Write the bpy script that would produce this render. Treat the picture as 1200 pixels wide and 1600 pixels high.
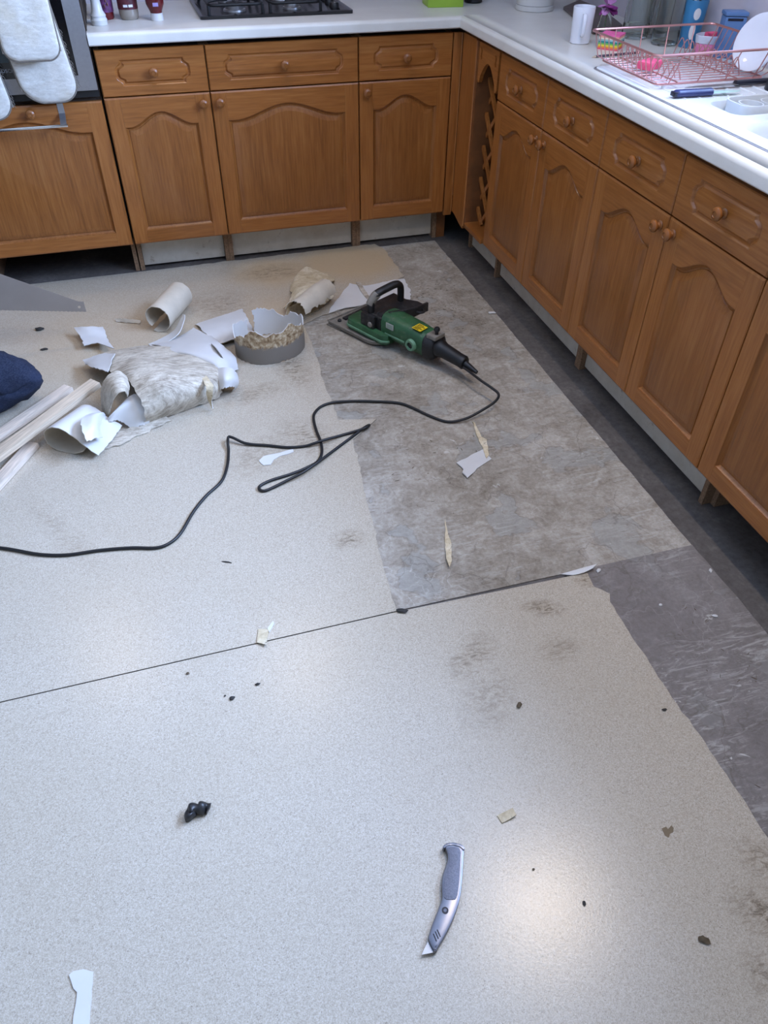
import bpy, bmesh, math, random
from mathutils import Vector, Matrix, noise
from mathutils.geometry import tessellate_polygon
PI = math.pi
for o in list(bpy.data.objects): bpy.data.objects.remove(o)
S = bpy.context.scene
COL = S.collection

# ------------------------------------------------------------ camera
cam = bpy.data.cameras.new('camera'); camo = bpy.data.objects.new('camera', cam); COL.objects.link(camo)
cam.sensor_fit = 'HORIZONTAL'; cam.sensor_width = 36.0; cam.lens = 1175.736/1200*36.0
cam.clip_start = 0.02; cam.clip_end = 50
_r = Vector((0.95895619, -0.28342742, 0.00848107)); _u = Vector((0.1847695, 0.64728297, 0.73951673)); _f = Vector((0.21508897, 0.7075971, -0.67308475))
M = Matrix(((_r.x, _u.x, -_f.x, -1.321877), (_r.y, _u.y, -_f.y, -3.321436), (_r.z, _u.z, -_f.z, 1.480813), (0, 0, 0, 1)))
camo.matrix_world = M
S.camera = camo

# ------------------------------------------------------------ world, lights, exposure
S.view_settings.view_transform = 'Standard'; S.view_settings.look = 'None'
S.view_settings.gamma = 1.0; S.view_settings.use_curve_mapping = False
S.view_settings.exposure = -0.53
W = bpy.data.worlds.new('world'); S.world = W; W.use_nodes = True
W.node_tree.nodes['Background'].inputs[0].default_value = (0.62, 0.76, 1.0, 1)
W.node_tree.nodes['Background'].inputs[1].default_value = 1.0

def area_light(name, loc, rot, sx, sy, power, col, spread=PI):
    l = bpy.data.lights.new(name, 'AREA'); l.shape = 'RECTANGLE'; l.size = sx; l.size_y = sy
    l.energy = power; l.color = col; l.spread = spread
    o = bpy.data.objects.new(name, l); o.location = loc; o.rotation_euler = rot; COL.objects.link(o); return o
# daylight through the window above the sink (right wall) and through the garden door behind the camera
area_light('window_daylight', (0.57, -1.95, 1.72), (0, math.radians(90), 0), 0.78, 1.7, 250, (0.40, 0.585, 1.0), math.radians(118))
area_light('garden_door_daylight', (-2.0, -5.12, 1.2), (math.radians(90), 0, 0), 1.6, 2.0, 7, (0.74, 0.87, 1.0))
DOWNLIGHTS = [(-2.05, -0.15, 28), (-0.17, -2.2, 84), (-0.98, -0.52, 28)]     # x, y, watts
DOWN_COL = (1.0, 0.80, 0.58)

# ------------------------------------------------------------ helpers
def srgb(r, g, b):
    f = lambda c: (c/255/12.92 if c/255 <= 0.04045 else ((c/255+0.055)/1.055)**2.4)
    return (f(r), f(g), f(b), 1.0)

class NT:
    def __init__(s, name):
        s.m = bpy.data.materials.new(name); s.m.use_nodes = True
        s.t = s.m.node_tree; s.n = s.t.nodes; s.b = s.n['Principled BSDF']
    def add(s, typ, **kw):
        n = s.n.new(typ)
        for k, v in kw.items(): setattr(n, k, v)
        return n
    def link(s, a, b): s.t.links.new(a, b)
    def sep(s, v):
        n = s.add('ShaderNodeSeparateXYZ'); s.link(v, n.inputs[0]); return n.outputs
    def coord(s, scale=(1, 1, 1), rnd=False, rot=(0, 0, 0)):
        tc = s.add('ShaderNodeTexCoord'); mp = s.add('ShaderNodeMapping')
        mp.inputs['Scale'].default_value = scale; mp.inputs['Rotation'].default_value = rot
        s.link(tc.outputs['Object'], mp.inputs[0])
        out = mp.outputs[0]
        if rnd:
            oi = s.add('ShaderNodeObjectInfo'); ml = s.add('ShaderNodeVectorMath', operation='SCALE'); ml.inputs[0].default_value = (13.1, 7.7, 9.3)
            s.link(oi.outputs['Random'], ml.inputs['Scale'])
            ad = s.add('ShaderNodeVectorMath', operation='ADD'); s.link(out, ad.inputs[0]); s.link(ml.outputs[0], ad.inputs[1]); out = ad.outputs[0]
        return out
    def noise(s, vec, scale=5, detail=4, rough=0.55, dist=0.0):
        n = s.add('ShaderNodeTexNoise'); n.inputs['Scale'].default_value = scale; n.inputs['Detail'].default_value = detail
        n.inputs['Roughness'].default_value = rough; n.inputs['Distortion'].default_value = dist
        if vec is not None: s.link(vec, n.inputs['Vector'])
        return n.outputs['Fac']
    def vor(s, vec, scale=5, feat='F1'):
        n = s.add('ShaderNodeTexVoronoi', feature=feat); n.inputs['Scale'].default_value = scale
        if vec is not None: s.link(vec, n.inputs['Vector'])
        return n
    def ramp(s, fac, stops):
        n = s.add('ShaderNodeValToRGB'); e = n.color_ramp.elements
        while len(e) < len(stops): e.new(0.5)
        for i, (p, c) in enumerate(stops):
            e[i].position = p; e[i].color = c if hasattr(c, '__len__') else (c, c, c, 1)
        s.link(fac, n.inputs[0]); return n.outputs[0]
    def math(s, op, a, b=None, clamp=False):
        n = s.add('ShaderNodeMath', operation=op); n.use_clamp = clamp
        for i, v in enumerate((a, b)):
            if v is None: continue
            if isinstance(v, (int, float)): n.inputs[i].default_value = v
            else: s.link(v, n.inputs[i])
        return n.outputs[0]
    def mix(s, fac, a, b, mode='MIX'):
        n = s.add('ShaderNodeMix', data_type='RGBA', blend_type=mode)
        for i, v in ((0, fac), (6, a), (7, b)):
            if isinstance(v, (int, float)): n.inputs[i].default_value = v
            elif isinstance(v, tuple): n.inputs[i].default_value = v
            else: s.link(v, n.inputs[i])
        return n.outputs[2]
    def bump(s, h, strength=0.3, dist=0.002):
        n = s.add('ShaderNodeBump'); n.inputs['Strength'].default_value = strength; n.inputs['Distance'].default_value = dist
        s.link(h, n.inputs['Height']); s.link(n.outputs[0], s.b.inputs['Normal'])
    def color(s, c):
        if isinstance(c, tuple): s.b.inputs['Base Color'].default_value = c
        else: s.link(c, s.b.inputs['Base Color'])
    def set(s, rough=None, metal=None, spec=None, **kw):
        if rough is not None:
            if isinstance(rough, (int, float)): s.b.inputs['Roughness'].default_value = rough
            else: s.link(rough, s.b.inputs['Roughness'])
        if metal is not None: s.b.inputs['Metallic'].default_value = metal
        if spec is not None: s.b.inputs['Specular IOR Level'].default_value = spec
        for k, v in kw.items(): s.b.inputs[k].default_value = v

def plain(name, c, rough=0.5, metal=0.0, var=0.08, scale=30, bump=0.0, **kw):
    t = NT(name); v = t.coord()
    n = t.noise(v, scale, 4)
    lo = tuple(x*(1-var) for x in c[:3])+(1,); hi = tuple(min(1, x*(1+var)) for x in c[:3])+(1,)
    t.color(t.ramp(n, [(0.3, lo), (0.7, hi)])); t.set(rough, metal, **kw)
    if bump: t.bump(n, bump, 0.001)
    return t.m

def oak(name, axis, d=1.0):
    t = NT(name)
    k = 0.055
    sc = {'z': (1, 1, k), 'h': (k, k, 1)}[axis]
    v = t.coord(sc, rnd=True)
    a = t.noise(v, 26, 5, 0.6, 1.2); b = t.noise(v, 150, 3, 0.6); c = t.noise(v, 7, 3, 0.5, 0.6)
    f = t.math('ADD', t.math('MULTIPLY', a, 0.27), t.math('ADD', t.math('MULTIPLY', b, 0.5), t.math('MULTIPLY', c, 0.23)))
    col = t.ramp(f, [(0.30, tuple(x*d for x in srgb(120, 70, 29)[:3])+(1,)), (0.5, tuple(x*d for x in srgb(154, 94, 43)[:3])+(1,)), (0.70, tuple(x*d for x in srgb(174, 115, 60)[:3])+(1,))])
    t.color(col); t.set(0.31, spec=0.5)
    t.bump(b, 0.12, 0.0006)
    return t.m
OAK_V = oak('oak_upright_grain', 'z'); OAK_H = oak('oak_level_grain', 'h')
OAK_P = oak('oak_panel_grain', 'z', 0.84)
OAK_DARK = plain('oak_dark_brown', srgb(118, 72, 36), 0.55, var=0.2, scale=20)  # darker oak for the wine rack sides and the post foot
KNOBM = plain('turned_oak', srgb(138, 84, 38), 0.32, var=0.15, scale=60)
CHIP = plain('raw_chipboard', srgb(132, 104, 78), 0.9, var=0.35, scale=160, bump=0.4)
def _plinth():
    t = NT('aged_cream_board'); v = t.coord(rnd=True)
    n = t.noise(v, 9, 6, 0.7); d = t.ramp(t.noise(v, 22, 5, 0.7), [(0.60, 0.0), (0.72, 1.0)])
    base = t.ramp(n, [(0.3, srgb(190, 180, 160)), (0.7, srgb(212, 205, 190))])
    t.color(t.mix(t.math('MULTIPLY', d, 0.7), base, srgb(140, 118, 92))); t.set(0.55); return t.m
CREAM = _plinth()
DARKIN_SHADE = plain('dark_carcass_and_shade', srgb(58, 45, 34), 0.9)
def _wt():
    t = NT('cream_white_laminate'); v = t.coord()
    n = t.noise(v, 6, 3); sp = t.noise(v, 260, 2)
    c = t.ramp(n, [(0.3, srgb(214, 211, 203)), (0.7, srgb(226, 224, 217))])
    t.color(t.mix(t.ramp(sp, [(0.62, 0.0), (0.74, 0.25)]), c, srgb(190, 185, 172))); t.set(0.33, spec=0.45); return t.m
WORKTOP = _wt()

def link_obj(name, me, parent=None):
    o = bpy.data.objects.new(name, me); COL.objects.link(o)
    if parent is not None: o.parent = parent
    return o
def obj(name, bm, mats, parent=None, smooth=True, ang=38, recalc=True):
    if recalc: bmesh.ops.recalc_face_normals(bm, faces=bm.faces)
    me = bpy.data.meshes.new(name); bm.to_mesh(me); bm.free()
    for m in (mats if isinstance(mats, (list, tuple)) else [mats]): me.materials.append(m)
    if smooth:
        me.shade_smooth(); me.set_sharp_from_angle(angle=math.radians(ang))
    return link_obj(name, me, parent)
def tag(o, label, cat, group=None):
    o['label'] = label; o['category'] = cat
    if group: o['group'] = group
    return o
def thing(name, label, cat, loc=(0, 0, 0), rotz=0.0, group=None):
    o = bpy.data.objects.new(name, None); COL.objects.link(o); o.empty_display_size = 0.05
    o.location = loc; o.rotation_euler = (0, 0, rotz)
    return tag(o, label, cat, group)
def struct(name, bm, mats, **kw):
    o = obj(name, bm, mats, **kw); o['kind'] = 'structure'; return o
def recentre(o):
    """move a one-mesh thing's origin to the middle of its base"""
    me = o.data; xs = [v.co for v in me.vertices]
    c = Vector((sum(v.x for v in xs)/len(xs), sum(v.y for v in xs)/len(xs), min(v.z for v in xs)))
    me.transform(Matrix.Translation(-c)); o.location = c
    return o
def deep_copy(root, loc, rotz, label=None):
    r = root.copy(); COL.objects.link(r); r.location = loc; r.rotation_euler = (0, 0, rotz)
    if label: r['label'] = label
    for ch in list(root.children):
        c = ch.copy(); COL.objects.link(c); c.parent = r
        for g in list(ch.children):
            d = g.copy(); COL.objects.link(d); d.parent = c
    return r

def box(bm, x0, x1, y0, y1, z0, z1, bev=0.0, mi=0):
    b2 = bmesh.new()
    v = [b2.verts.new(p) for p in ((x0, y0, z0), (x1, y0, z0), (x1, y1, z0), (x0, y1, z0), (x0, y0, z1), (x1, y0, z1), (x1, y1, z1), (x0, y1, z1))]
    for f in ((3, 2, 1, 0), (4, 5, 6, 7), (0, 1, 5, 4), (1, 2, 6, 5), (2, 3, 7, 6), (3, 0, 4, 7)): b2.faces.new([v[i] for i in f])
    if bev: bmesh.ops.bevel(b2, geom=list(b2.edges), offset=bev, segments=2, affect='EDGES', profile=0.6)
    for f in b2.faces: f.material_index = mi
    merge(bm, b2); return bm
def merge(bm, b2, mat=None):
    if mat is not None: bmesh.ops.transform(b2, matrix=mat, verts=b2.verts)
    me = bpy.data.meshes.new('tmp'); b2.to_mesh(me); b2.free(); bm.from_mesh(me); bpy.data.meshes.remove(me)
def B(*a, **k):
    bm = bmesh.new(); box(bm, *a, **k); return bm
def lathe(prof, seg=24, axis='z', origin=(0, 0, 0), bm=None, mi=0, squash=None):
    """prof: list of (r, h)"""
    own = bmesh.new(); rings = []
    for r, h in prof:
        if r < 1e-6: rings.append([own.verts.new((0, 0, h))])
        else: rings.append([own.verts.new((r*math.cos(2*PI*i/seg), r*math.sin(2*PI*i/seg), h)) for i in range(seg)])
    for a, b in zip(rings, rings[1:]):
        for i in range(seg):
            j = (i+1) % seg
            if len(a) == 1 and len(b) == 1: continue
            if len(a) == 1: f = own.faces.new((a[0], b[j], b[i]))
            elif len(b) == 1: f = own.faces.new((a[i], a[j], b[0]))
            else: f = own.faces.new((a[i], a[j], b[j], b[i]))
            f.material_index = mi
    m = Matrix.Identity(4)
    if axis == '-y': m = Matrix.Rotation(math.radians(90), 4, 'X')
    if axis == 'x': m = Matrix.Rotation(math.radians(90), 4, 'Y')
    if axis == 'y': m = Matrix.Rotation(math.radians(-90), 4, 'X')
    m = Matrix.Translation(origin) @ m
    if squash: m = m @ Matrix.Diagonal((*squash, 1))
    if bm is None: bm = bmesh.new()
    merge(bm, own, m); return bm
def catmull(pts, n=6, closed=False):
    P = [Vector(p) for p in pts]; out = []
    N = len(P); segs = N if closed else N-1
    for i in range(segs):
        p1 = P[i]; p2 = P[(i+1) % N]
        p0 = P[(i-1) % N] if (closed or i > 0) else p1*2-p2
        p3 = P[(i+2) % N] if (closed or i+2 < N) else p2*2-p1
        for k in range(n):
            t = k/n
            out.append(0.5*((2*p1)+(p2-p0)*t+(2*p0-5*p1+4*p2-p3)*t*t+(3*p1-p0-3*p2+p3)*t**3))
    if not closed: out.append(P[-1].copy())
    return out
def tube(pts, r, seg=8, bm=None, closed=False, mi=0, caps=True, flat=None):
    """sweep a circle; r may be a number or a list; flat=(a,b) squashes the section"""
    if bm is None: bm = bmesh.new()
    P = [Vector(p) for p in pts]; N = len(P); rings = []; up = None
    for i in range(N):
        if closed: t = P[(i+1) % N]-P[i-1]
        else: t = P[min(i+1, N-1)]-P[max(i-1, 0)]
        if t.length < 1e-9: t = Vector((0, 0, 1))
        t.normalize()
        if up is None:
            up = Vector((0, 0, 1)) if abs(t.z) < 0.9 else Vector((1, 0, 0))
        up = (up-t*up.dot(t))
        if up.length < 1e-6: up = t.orthogonal()
        up.normalize(); s = t.cross(up)
        rr = r[i] if isinstance(r, (list, tuple)) else r
        a, b = flat if flat else (1, 1)
        rings.append([bm.verts.new(P[i]+(s*math.cos(2*PI*k/seg)*a+up*math.sin(2*PI*k/seg)*b)*rr) for k in range(seg)])
    pairs = list(zip(rings, rings[1:]))
    if closed: pairs.append((rings[-1], rings[0]))
    for a, b in pairs:
        for k in range(seg):
            f = bm.faces.new((a[k], a[(k+1) % seg], b[(k+1) % seg], b[k])); f.material_index = mi
    if caps and not closed:
        for rg in (rings[0], rings[-1]):
            f = bm.faces.new(rg); f.material_index = mi
    return bm
def prism(outline, z0, z1, bm=None, mi=0, bev=0.0, side_mi=None):
    """flat outline (x,y) extruded from z0 to z1"""
    own = bmesh.new()
    lo = [own.verts.new((p[0], p[1], z0)) for p in outline]; hi = [own.verts.new((p[0], p[1], z1)) for p in outline]
    n = len(outline)
    fs = []
    for tri in tessellate_polygon([[Vector((p[0], p[1], 0)) for p in outline]]):
        try:
            fs.append(own.faces.new([hi[i] for i in tri])); fs.append(own.faces.new([lo[i] for i in reversed(tri)]))
        except ValueError: pass
    for f in fs: f.material_index = mi
    for i in range(n):
        f = own.faces.new((lo[i], lo[(i+1) % n], hi[(i+1) % n], hi[i])); f.material_index = mi if side_mi is None else side_mi
    bmesh.ops.recalc_face_normals(own, faces=own.faces)
    if bev:
        es = [e for e in own.edges if len(e.link_faces) == 2 and e.calc_face_angle(0) > 0.6]
        bmesh.ops.bevel(own, geom=es, offset=bev, segments=2, affect='EDGES', profile=0.6)
    if bm is None: bm = bmesh.new()
    merge(bm, own); return bm
def jag(pts, amp, step, seed, closed=True, keep=()):
    """subdivide an outline and make it ragged"""
    rnd = random.Random(seed); out = []; N = len(pts)
    for i in range(N if closed else N-1):
        a = Vector(pts[i][:2]); b = Vector(pts[(i+1) % N][:2]); d = b-a; L = d.length
        out.append((a.x, a.y))
        if i in keep or L < step: continue
        nrm = Vector((-d.y, d.x))/L; k = int(L/step)
        for j in range(1, k):
            t = j/k; w = (noise.noise(Vector((a.x*9+t*L*14, a.y*9, seed)))*0.7+rnd.uniform(-.45, .45))*amp
            q = a+d*t+nrm*w; out.append((q.x, q.y))
    if not closed: out.append(tuple(pts[-1][:2]))
    return out
def loft(rows, nu=5, nv=5, thick=0.003, mats=None, name='scrap', noise_amp=0.0, noise_scale=14, rag=0.0, seed=0, parent=None, minz=None):
    """smooth sheet through rows of points, two sided (material 0 on the side of the normals, 1 behind)"""
    R = [catmull(r, nv) for r in rows]
    n = len(R[0]); G = []
    cols = [catmull([R[i][j] for i in range(len(R))], nu) for j in range(n)]
    G = [[cols[j][i].copy() for j in range(n)] for i in range(len(cols[0]))]
    m = len(G); rnd = random.Random(seed)
    for i in range(m):
        for j in range(n):
            p = G[i][j]
            if noise_amp:
                w = noise.noise(p*noise_scale+Vector((seed, 0, 0)))
                G[i][j] = p+Vector((w*.4, noise.noise(p*noise_scale+Vector((0, seed+5, 0)))*.4, w))*noise_amp
    if rag:
        for j in range(n):
            for i, k in ((0, 1), (m-1, m-2)):
                d = (G[k][j]-G[i][j])
                if d.length > 1e-6: G[i][j] = G[i][j]+d.normalized()*rnd.uniform(-rag, rag)
        for i in range(m):
            for j, k in ((0, 1), (n-1, n-2)):
                d = (G[i][k]-G[i][j])
                if d.length > 1e-6: G[i][j] = G[i][j]+d.normalized()*rnd.uniform(-rag, rag)
    if minz is not None:
        for i in range(m):
            for j in range(n): G[i][j].z = max(G[i][j].z, minz)
    Nn = [[None]*n for _ in range(m)]
    for i in range(m):
        for j in range(n):
            a = G[min(i+1, m-1)][j]-G[max(i-1, 0)][j]; b = G[i][min(j+1, n-1)]-G[i][max(j-1, 0)]
            c = a.cross(b); Nn[i][j] = c.normalized() if c.length > 1e-9 else Vector((0, 0, 1))
    bm = bmesh.new()
    T = [[bm.verts.new(G[i][j]+Nn[i][j]*thick*0.5) for j in range(n)] for i in range(m)]
    Bt = [[bm.verts.new(G[i][j]-Nn[i][j]*thick*0.5) for j in range(n)] for i in range(m)]
    for i in range(m-1):
        for j in range(n-1):
            bm.faces.new((T[i][j], T[i+1][j], T[i+1][j+1], T[i][j+1])).material_index = 0
            bm.faces.new((Bt[i][j], Bt[i][j+1], Bt[i+1][j+1], Bt[i+1][j])).material_index = 1
    for i in range(m-1):
        for j in (0, n-1): bm.faces.new((T[i][j], T[i+1][j], Bt[i+1][j], Bt[i][j])).material_index = 1
    for j in range(n-1):
        for i in (0, m-1): bm.faces.new((T[i][j], T[i][j+1], Bt[i][j+1], Bt[i][j])).material_index = 1
    if minz is not None:
        for v in bm.verts: v.co.z = max(v.co.z, minz)
    return obj(name, bm, mats, parent, ang=60, recalc=True)

# ------------------------------------------------------------ floor materials
def mat_concrete():
    t = NT('dark_bare_concrete'); v = t.coord()
    a = t.noise(v, 5, 6, 0.65); b = t.noise(v, 60, 5, 0.7)
    f = t.math('ADD', t.math('MULTIPLY', a, 0.6), t.math('MULTIPLY', b, 0.4))
    t.color(t.ramp(f, [(0.35, srgb(66, 60, 56)), (0.55, srgb(94, 88, 83)), (0.68, srgb(118, 111, 106))])); t.set(0.8); t.bump(b, 0.4, 0.003); return t.m
def mat_screed(dark=False):
    t = NT('scraped_screed_dark' if dark else 'scraped_screed'); v = t.coord()
    big = t.noise(v, 2.6, 6, 0.65, 0.4); mid = t.noise(v, 15, 8, 0.72, 0.7); fine = t.noise(v, 85, 6, 0.75)
    f = t.math('ADD', t.math('MULTIPLY', big, 0.34), t.math('ADD', t.math('MULTIPLY', mid, 0.38), t.math('MULTIPLY', fine, 0.28)))
    if dark: st = [(0.33, srgb(98, 90, 84)), (0.5, srgb(124, 116, 110)), (0.66, srgb(146, 139, 133))]
    else: st = [(0.38, srgb(116, 105, 90)), (0.5, srgb(156, 146, 131)), (0.60, srgb(186, 178, 165))]
    c = t.ramp(f, st)
    # flat lakes of smoother grey levelling compound with crisp edges
    lake = t.noise(t.coord((1, 1, 1), rot=(0, 0, 0.5)), 5.5, 4, 0.55, 0.25)
    lk = t.ramp(lake, [(0.585, 0.0), (0.60, 1.0)])
    c = t.mix(t.math('MULTIPLY', lk, 0.5), c, srgb(150, 149, 142) if not dark else srgb(132, 128, 122))
    rim = t.ramp(lake, [(0.572, 0.0), (0.585, 1.0), (0.60, 0.0)])
    c = t.mix(t.math('MULTIPLY', rim, 0.3), c, srgb(98, 90, 78))
    # long scraper streaks
    sv = t.coord((6, 30, 1), rot=(0, 0, math.radians(48)))
    s1 = t.ramp(t.noise(sv, 1.6, 6, 0.75, 1.6), [(0.50, 0.0), (0.62, 1.0)])
    sv2 = t.coord((30, 5, 1), rot=(0, 0, math.radians(8)))
    s2 = t.ramp(t.noise(sv2, 1.5, 6, 0.75, 1.5), [(0.60, 0.0), (0.70, 1.0)])
    gate = t.ramp(t.noise(v, 3.3, 3), [(0.42, 0.0), (0.62, 1.0)])
    c = t.mix(t.math('MULTIPLY', t.math('MULTIPLY', s1, gate), 0.5), c, srgb(196, 191, 181))
    c = t.mix(t.math('MULTIPLY', s2, 0.4), c, srgb(112, 103, 93))
    # whitish torn backing flecks and dark crumbs of old glue
    fl = t.ramp(t.noise(t.coord((1, 1, 1), rot=(0, 0, 1.0)), 22, 3, 0.6, 0.8), [(0.66, 0.0), (0.70, 1.0)])
    g2 = t.ramp(t.noise(v, 2.1, 2), [(0.5, 0.0), (0.58, 1.0)])
    c = t.mix(t.math('MULTIPLY', t.math('MULTIPLY', fl, g2), 0.8), c, srgb(205, 200, 190))
    sc = t.ramp(t.noise(t.coord((1.0, 3.0, 1), rot=(0, 0, 0.9)), 34, 4, 0.7, 1.2), [(0.66, 0.0), (0.72, 1.0)])
    g3 = t.ramp(t.noise(t.coord((1, 1, 1), rot=(0, 0, 2.0)), 2.8, 3), [(0.47, 0.0), (0.6, 1.0)])
    c = t.mix(t.math('MULTIPLY', t.math('MULTIPLY', sc, g3), 0.75), c, srgb(84, 75, 66))
    # thin scraped edges where layers of old compound broke away
    wv = t.add('ShaderNodeVectorMath', operation='ADD'); nd = t.add('ShaderNodeTexNoise'); nd.inputs['Scale'].default_value = 6; nd.inputs['Detail'].default_value = 5
    t.link(v, nd.inputs['Vector']); sc_ = t.add('ShaderNodeVectorMath', operation='SCALE'); sc_.inputs['Scale'].default_value = 0.22
    t.link(nd.outputs['Color'], sc_.inputs[0]); t.link(v, wv.inputs[0]); t.link(sc_.outputs[0], wv.inputs[1])
    ve = t.vor(wv.outputs[0], 6.5, 'DISTANCE_TO_EDGE'); edge = t.ramp(ve.outputs['Distance'], [(0.0, 1.0), (0.018, 0.0)])
    ge = t.ramp(t.noise(t.coord((1, 1, 1), rot=(0, 0, 2.6)), 3.4, 3), [(0.48, 0.0), (0.56, 1.0)])
    c = t.mix(t.math('MULTIPLY', t.math('MULTIPLY', edge, ge), 0.45), c, srgb(92, 83, 72))
    gf = t.ramp(t.noise(t.coord((1, 1, 1), rot=(0, 0, 3.6)), 3.0, 3), [(0.50, 0.0), (0.58, 1.0)])
    e2 = t.ramp(t.vor(wv.outputs[0], 9.3, 'DISTANCE_TO_EDGE').outputs['Distance'], [(0.0, 1.0), (0.014, 0.0)])
    c = t.mix(t.math('MULTIPLY', t.math('MULTIPLY', e2, gf), 0.18 if dark else 0.35), c, srgb(204, 199, 190))
    t.color(c); t.set(t.ramp(lake, [(0.55, 0.75), (0.62, 0.5)]), spec=0.35)
    t.bump(t.math('ADD', t.math('MULTIPLY', mid, 0.7), t.math('ADD', t.math('MULTIPLY', fine, 0.35), t.math('MULTIPLY', lk, 0.25))), 0.75, 0.005)
    return t.m
STAINS = [  # x, y, rx, ry, rot, strength : scuffs of old glue on the vinyl
    (-0.79, -2.32, .10, .055, .6, .8), (-0.56, -2.23, .07, .035, -.4, .9), (-0.58, -2.36, .07, .05, 0, .55), (-0.47, -3.02, .10, .07, -.5, 1.0), (-0.43, -2.93, .06, .06, .3, .7),
    (-0.55, -3.1, .05, .05, .2, .7), (-0.99, -1.35, .10, .16, .5, .7), (-1.12, -1.05, .18, .07, .2, .6), (-0.95, -0.9, .08, .2, .1, .8),
    (-0.98, -1.85, .06, .05, 0, .8), (-1.15, -1.4, .16, .1, .6, .55), (-0.88, -0.1, .2, .1, 0, .7), (-1.15, -0.35, .16, .16, 0, .6), (-1.75, -1.6, .05, .3, .5, .3), (-0.8, -2.45, .12, .08, .8, .5), (-0.40,-2.17,.05,.04,0,.8)]
def mat_vinyl():
    t = NT('speckled_cream_vinyl'); v = t.coord()
    n1 = t.noise(v, 210, 3, 0.7); n2 = t.noise(v, 480, 2, 0.6); n3 = t.noise(v, 3, 4, 0.6)
    f = t.math('ADD', t.math('MULTIPLY', n1, 0.38), t.math('MULTIPLY', n2, 0.62))
    c = t.ramp(f, [(0.34, srgb(158, 147, 129)), (0.5, srgb(184, 172, 153)), (0.66, srgb(202, 193, 177))])
    vo = t.vor(v, 210); spk = t.ramp(vo.outputs['Distance'], [(0.16, 1.0), (0.28, 0.0)])
    gate = t.ramp(t.noise(v, 150, 1), [(0.54, 0.0), (0.60, 1.0)])
    c = t.mix(t.math('MULTIPLY', t.math('MULTIPLY', spk, gate), 0.6), c, srgb(108, 98, 84))
    c = t.mix(t.ramp(n3, [(0.35, 0.14), (0.65, 0.0)]), c, srgb(165, 148, 120))
    # browner, dustier strip by the back cabinets
    # scuffs
    w = t.noise(t.coord((1.0, 2.6, 1), rot=(0, 0, 0.5)), 26, 6, 0.75, 1.4)
    tot = None
    for (x, y, rx, ry, ro, st) in STAINS:
        mp = t.add('ShaderNodeMapping', vector_type='TEXTURE'); mp.inputs['Location'].default_value = (x, y, 0); mp.inputs['Rotation'].default_value = (0, 0, ro); mp.inputs['Scale'].default_value = (rx, ry, 1)
        t.link(v, mp.inputs[0]); ln = t.add('ShaderNodeVectorMath', operation='LENGTH')
        ml = t.add('ShaderNodeVectorMath', operation='MULTIPLY'); ml.inputs[1].default_value = (1, 1, 0); t.link(mp.outputs[0], ml.inputs[0]); t.link(ml.outputs[0], ln.inputs[0])
        g = t.math('MULTIPLY', t.ramp(ln.outputs['Value'], [(0.25, 1.0), (1.0, 0.0)]), st)
        tot = g if tot is None else t.math('MAXIMUM', tot, g)
    tan = None  # tan dirt towards the back; the rear left patch paints warm light
    for (x, y, rx, ry, st) in ((-.52, -.08, .34, .26, .75), (-1.55, -.55, .5, .45, .3), (-.85, -.1, .25, .2, .6), (-.95, -.55, .2, .3, .35)):
        mp = t.add('ShaderNodeMapping', vector_type='TEXTURE'); mp.inputs['Location'].default_value = (x, y, 0); mp.inputs['Scale'].default_value = (rx, ry, 1)
        t.link(v, mp.inputs[0]); ln = t.add('ShaderNodeVectorMath', operation='LENGTH'); t.link(mp.outputs[0], ln.inputs[0])
        g = t.math('MULTIPLY', t.ramp(t.math('ADD', ln.outputs['Value'], t.math('MULTIPLY', t.math('SUBTRACT', n3, .5), .6)), [(0.45, 1.0), (1.0, 0.0)]), st)
        tan = g if tan is None else t.math('MAXIMUM', tan, g)
    c = t.mix(tan, c, t.mix(0.35, c, srgb(176, 146, 104)) if False else srgb(190, 164, 126))
    m = t.math('MULTIPLY', t.ramp(w, [(0.46, 0.0), (0.60, 1.0)]), tot)
    haze = t.math('MULTIPLY', tot, 0.3)
    c = t.mix(haze, c, srgb(160, 142, 116)); c = t.mix(t.math('MULTIPLY', m, 0.8), c, srgb(96, 82, 64))
    t.color(c); t.set(0.25, spec=0.5); t.bump(n1, 0.22, 0.001); return t.m
CONC = mat_concrete(); SCREED = mat_screed(); SCREED2 = mat_screed(True); VINYL = mat_vinyl()
EDGE = plain('vinyl_cut_edge', srgb(150, 142, 128), 0.8, var=0.2)
WALLP = plain('painted_wall', srgb(196, 190, 196), 0.7, var=0.03); CEILM = plain('white_ceiling', srgb(238, 238, 236), 0.8, var=0.02)
WALLD = plain('wall_darkened_for_bounce', srgb(150, 142, 134), 0.8, var=0.03)  # unseen left and front walls coloured darker to cut bounce light
WHITEP = plain('white_gloss_frame', srgb(235, 236, 238), 0.3, var=0.02)

# ------------------------------------------------------------ room shell
XL, XR, YB, YF, ZC = -3.4, 0.6, 0.6, -5.2, 2.4
fl = struct('floor', B(XL-.1, XR+.1, YF-.1, YB+.1, -0.12, -0.003), CONC)
scr = jag([(-0.058, 0.045), (-0.95, 0.045), (-0.95, -2.133), (-0.058, -2.133)], 0.003, 0.03, 3, keep=(1, 2))
obj('levelling_screed', prism(scr, -0.003, 0.0), SCREED, fl)
scr = jag([(-0.056, -2.133), (-0.45, -2.133), (-0.45, YF), (-0.056, YF)], 0.003, 0.03, 5, keep=(0, 1, 2))
s2o = obj('levelling_screed', prism(scr, -0.003, 0.0), SCREED2, fl); s2o['label'] = 'darker scraped levelling screed'
struct('wall_back', B(XL-.1, XR+.1, YB, YB+.1, -.003, ZC), WALLP)
struct('wall_left', B(XL-.1, XL, YF, YB, -.003, ZC), WALLD)
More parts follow.
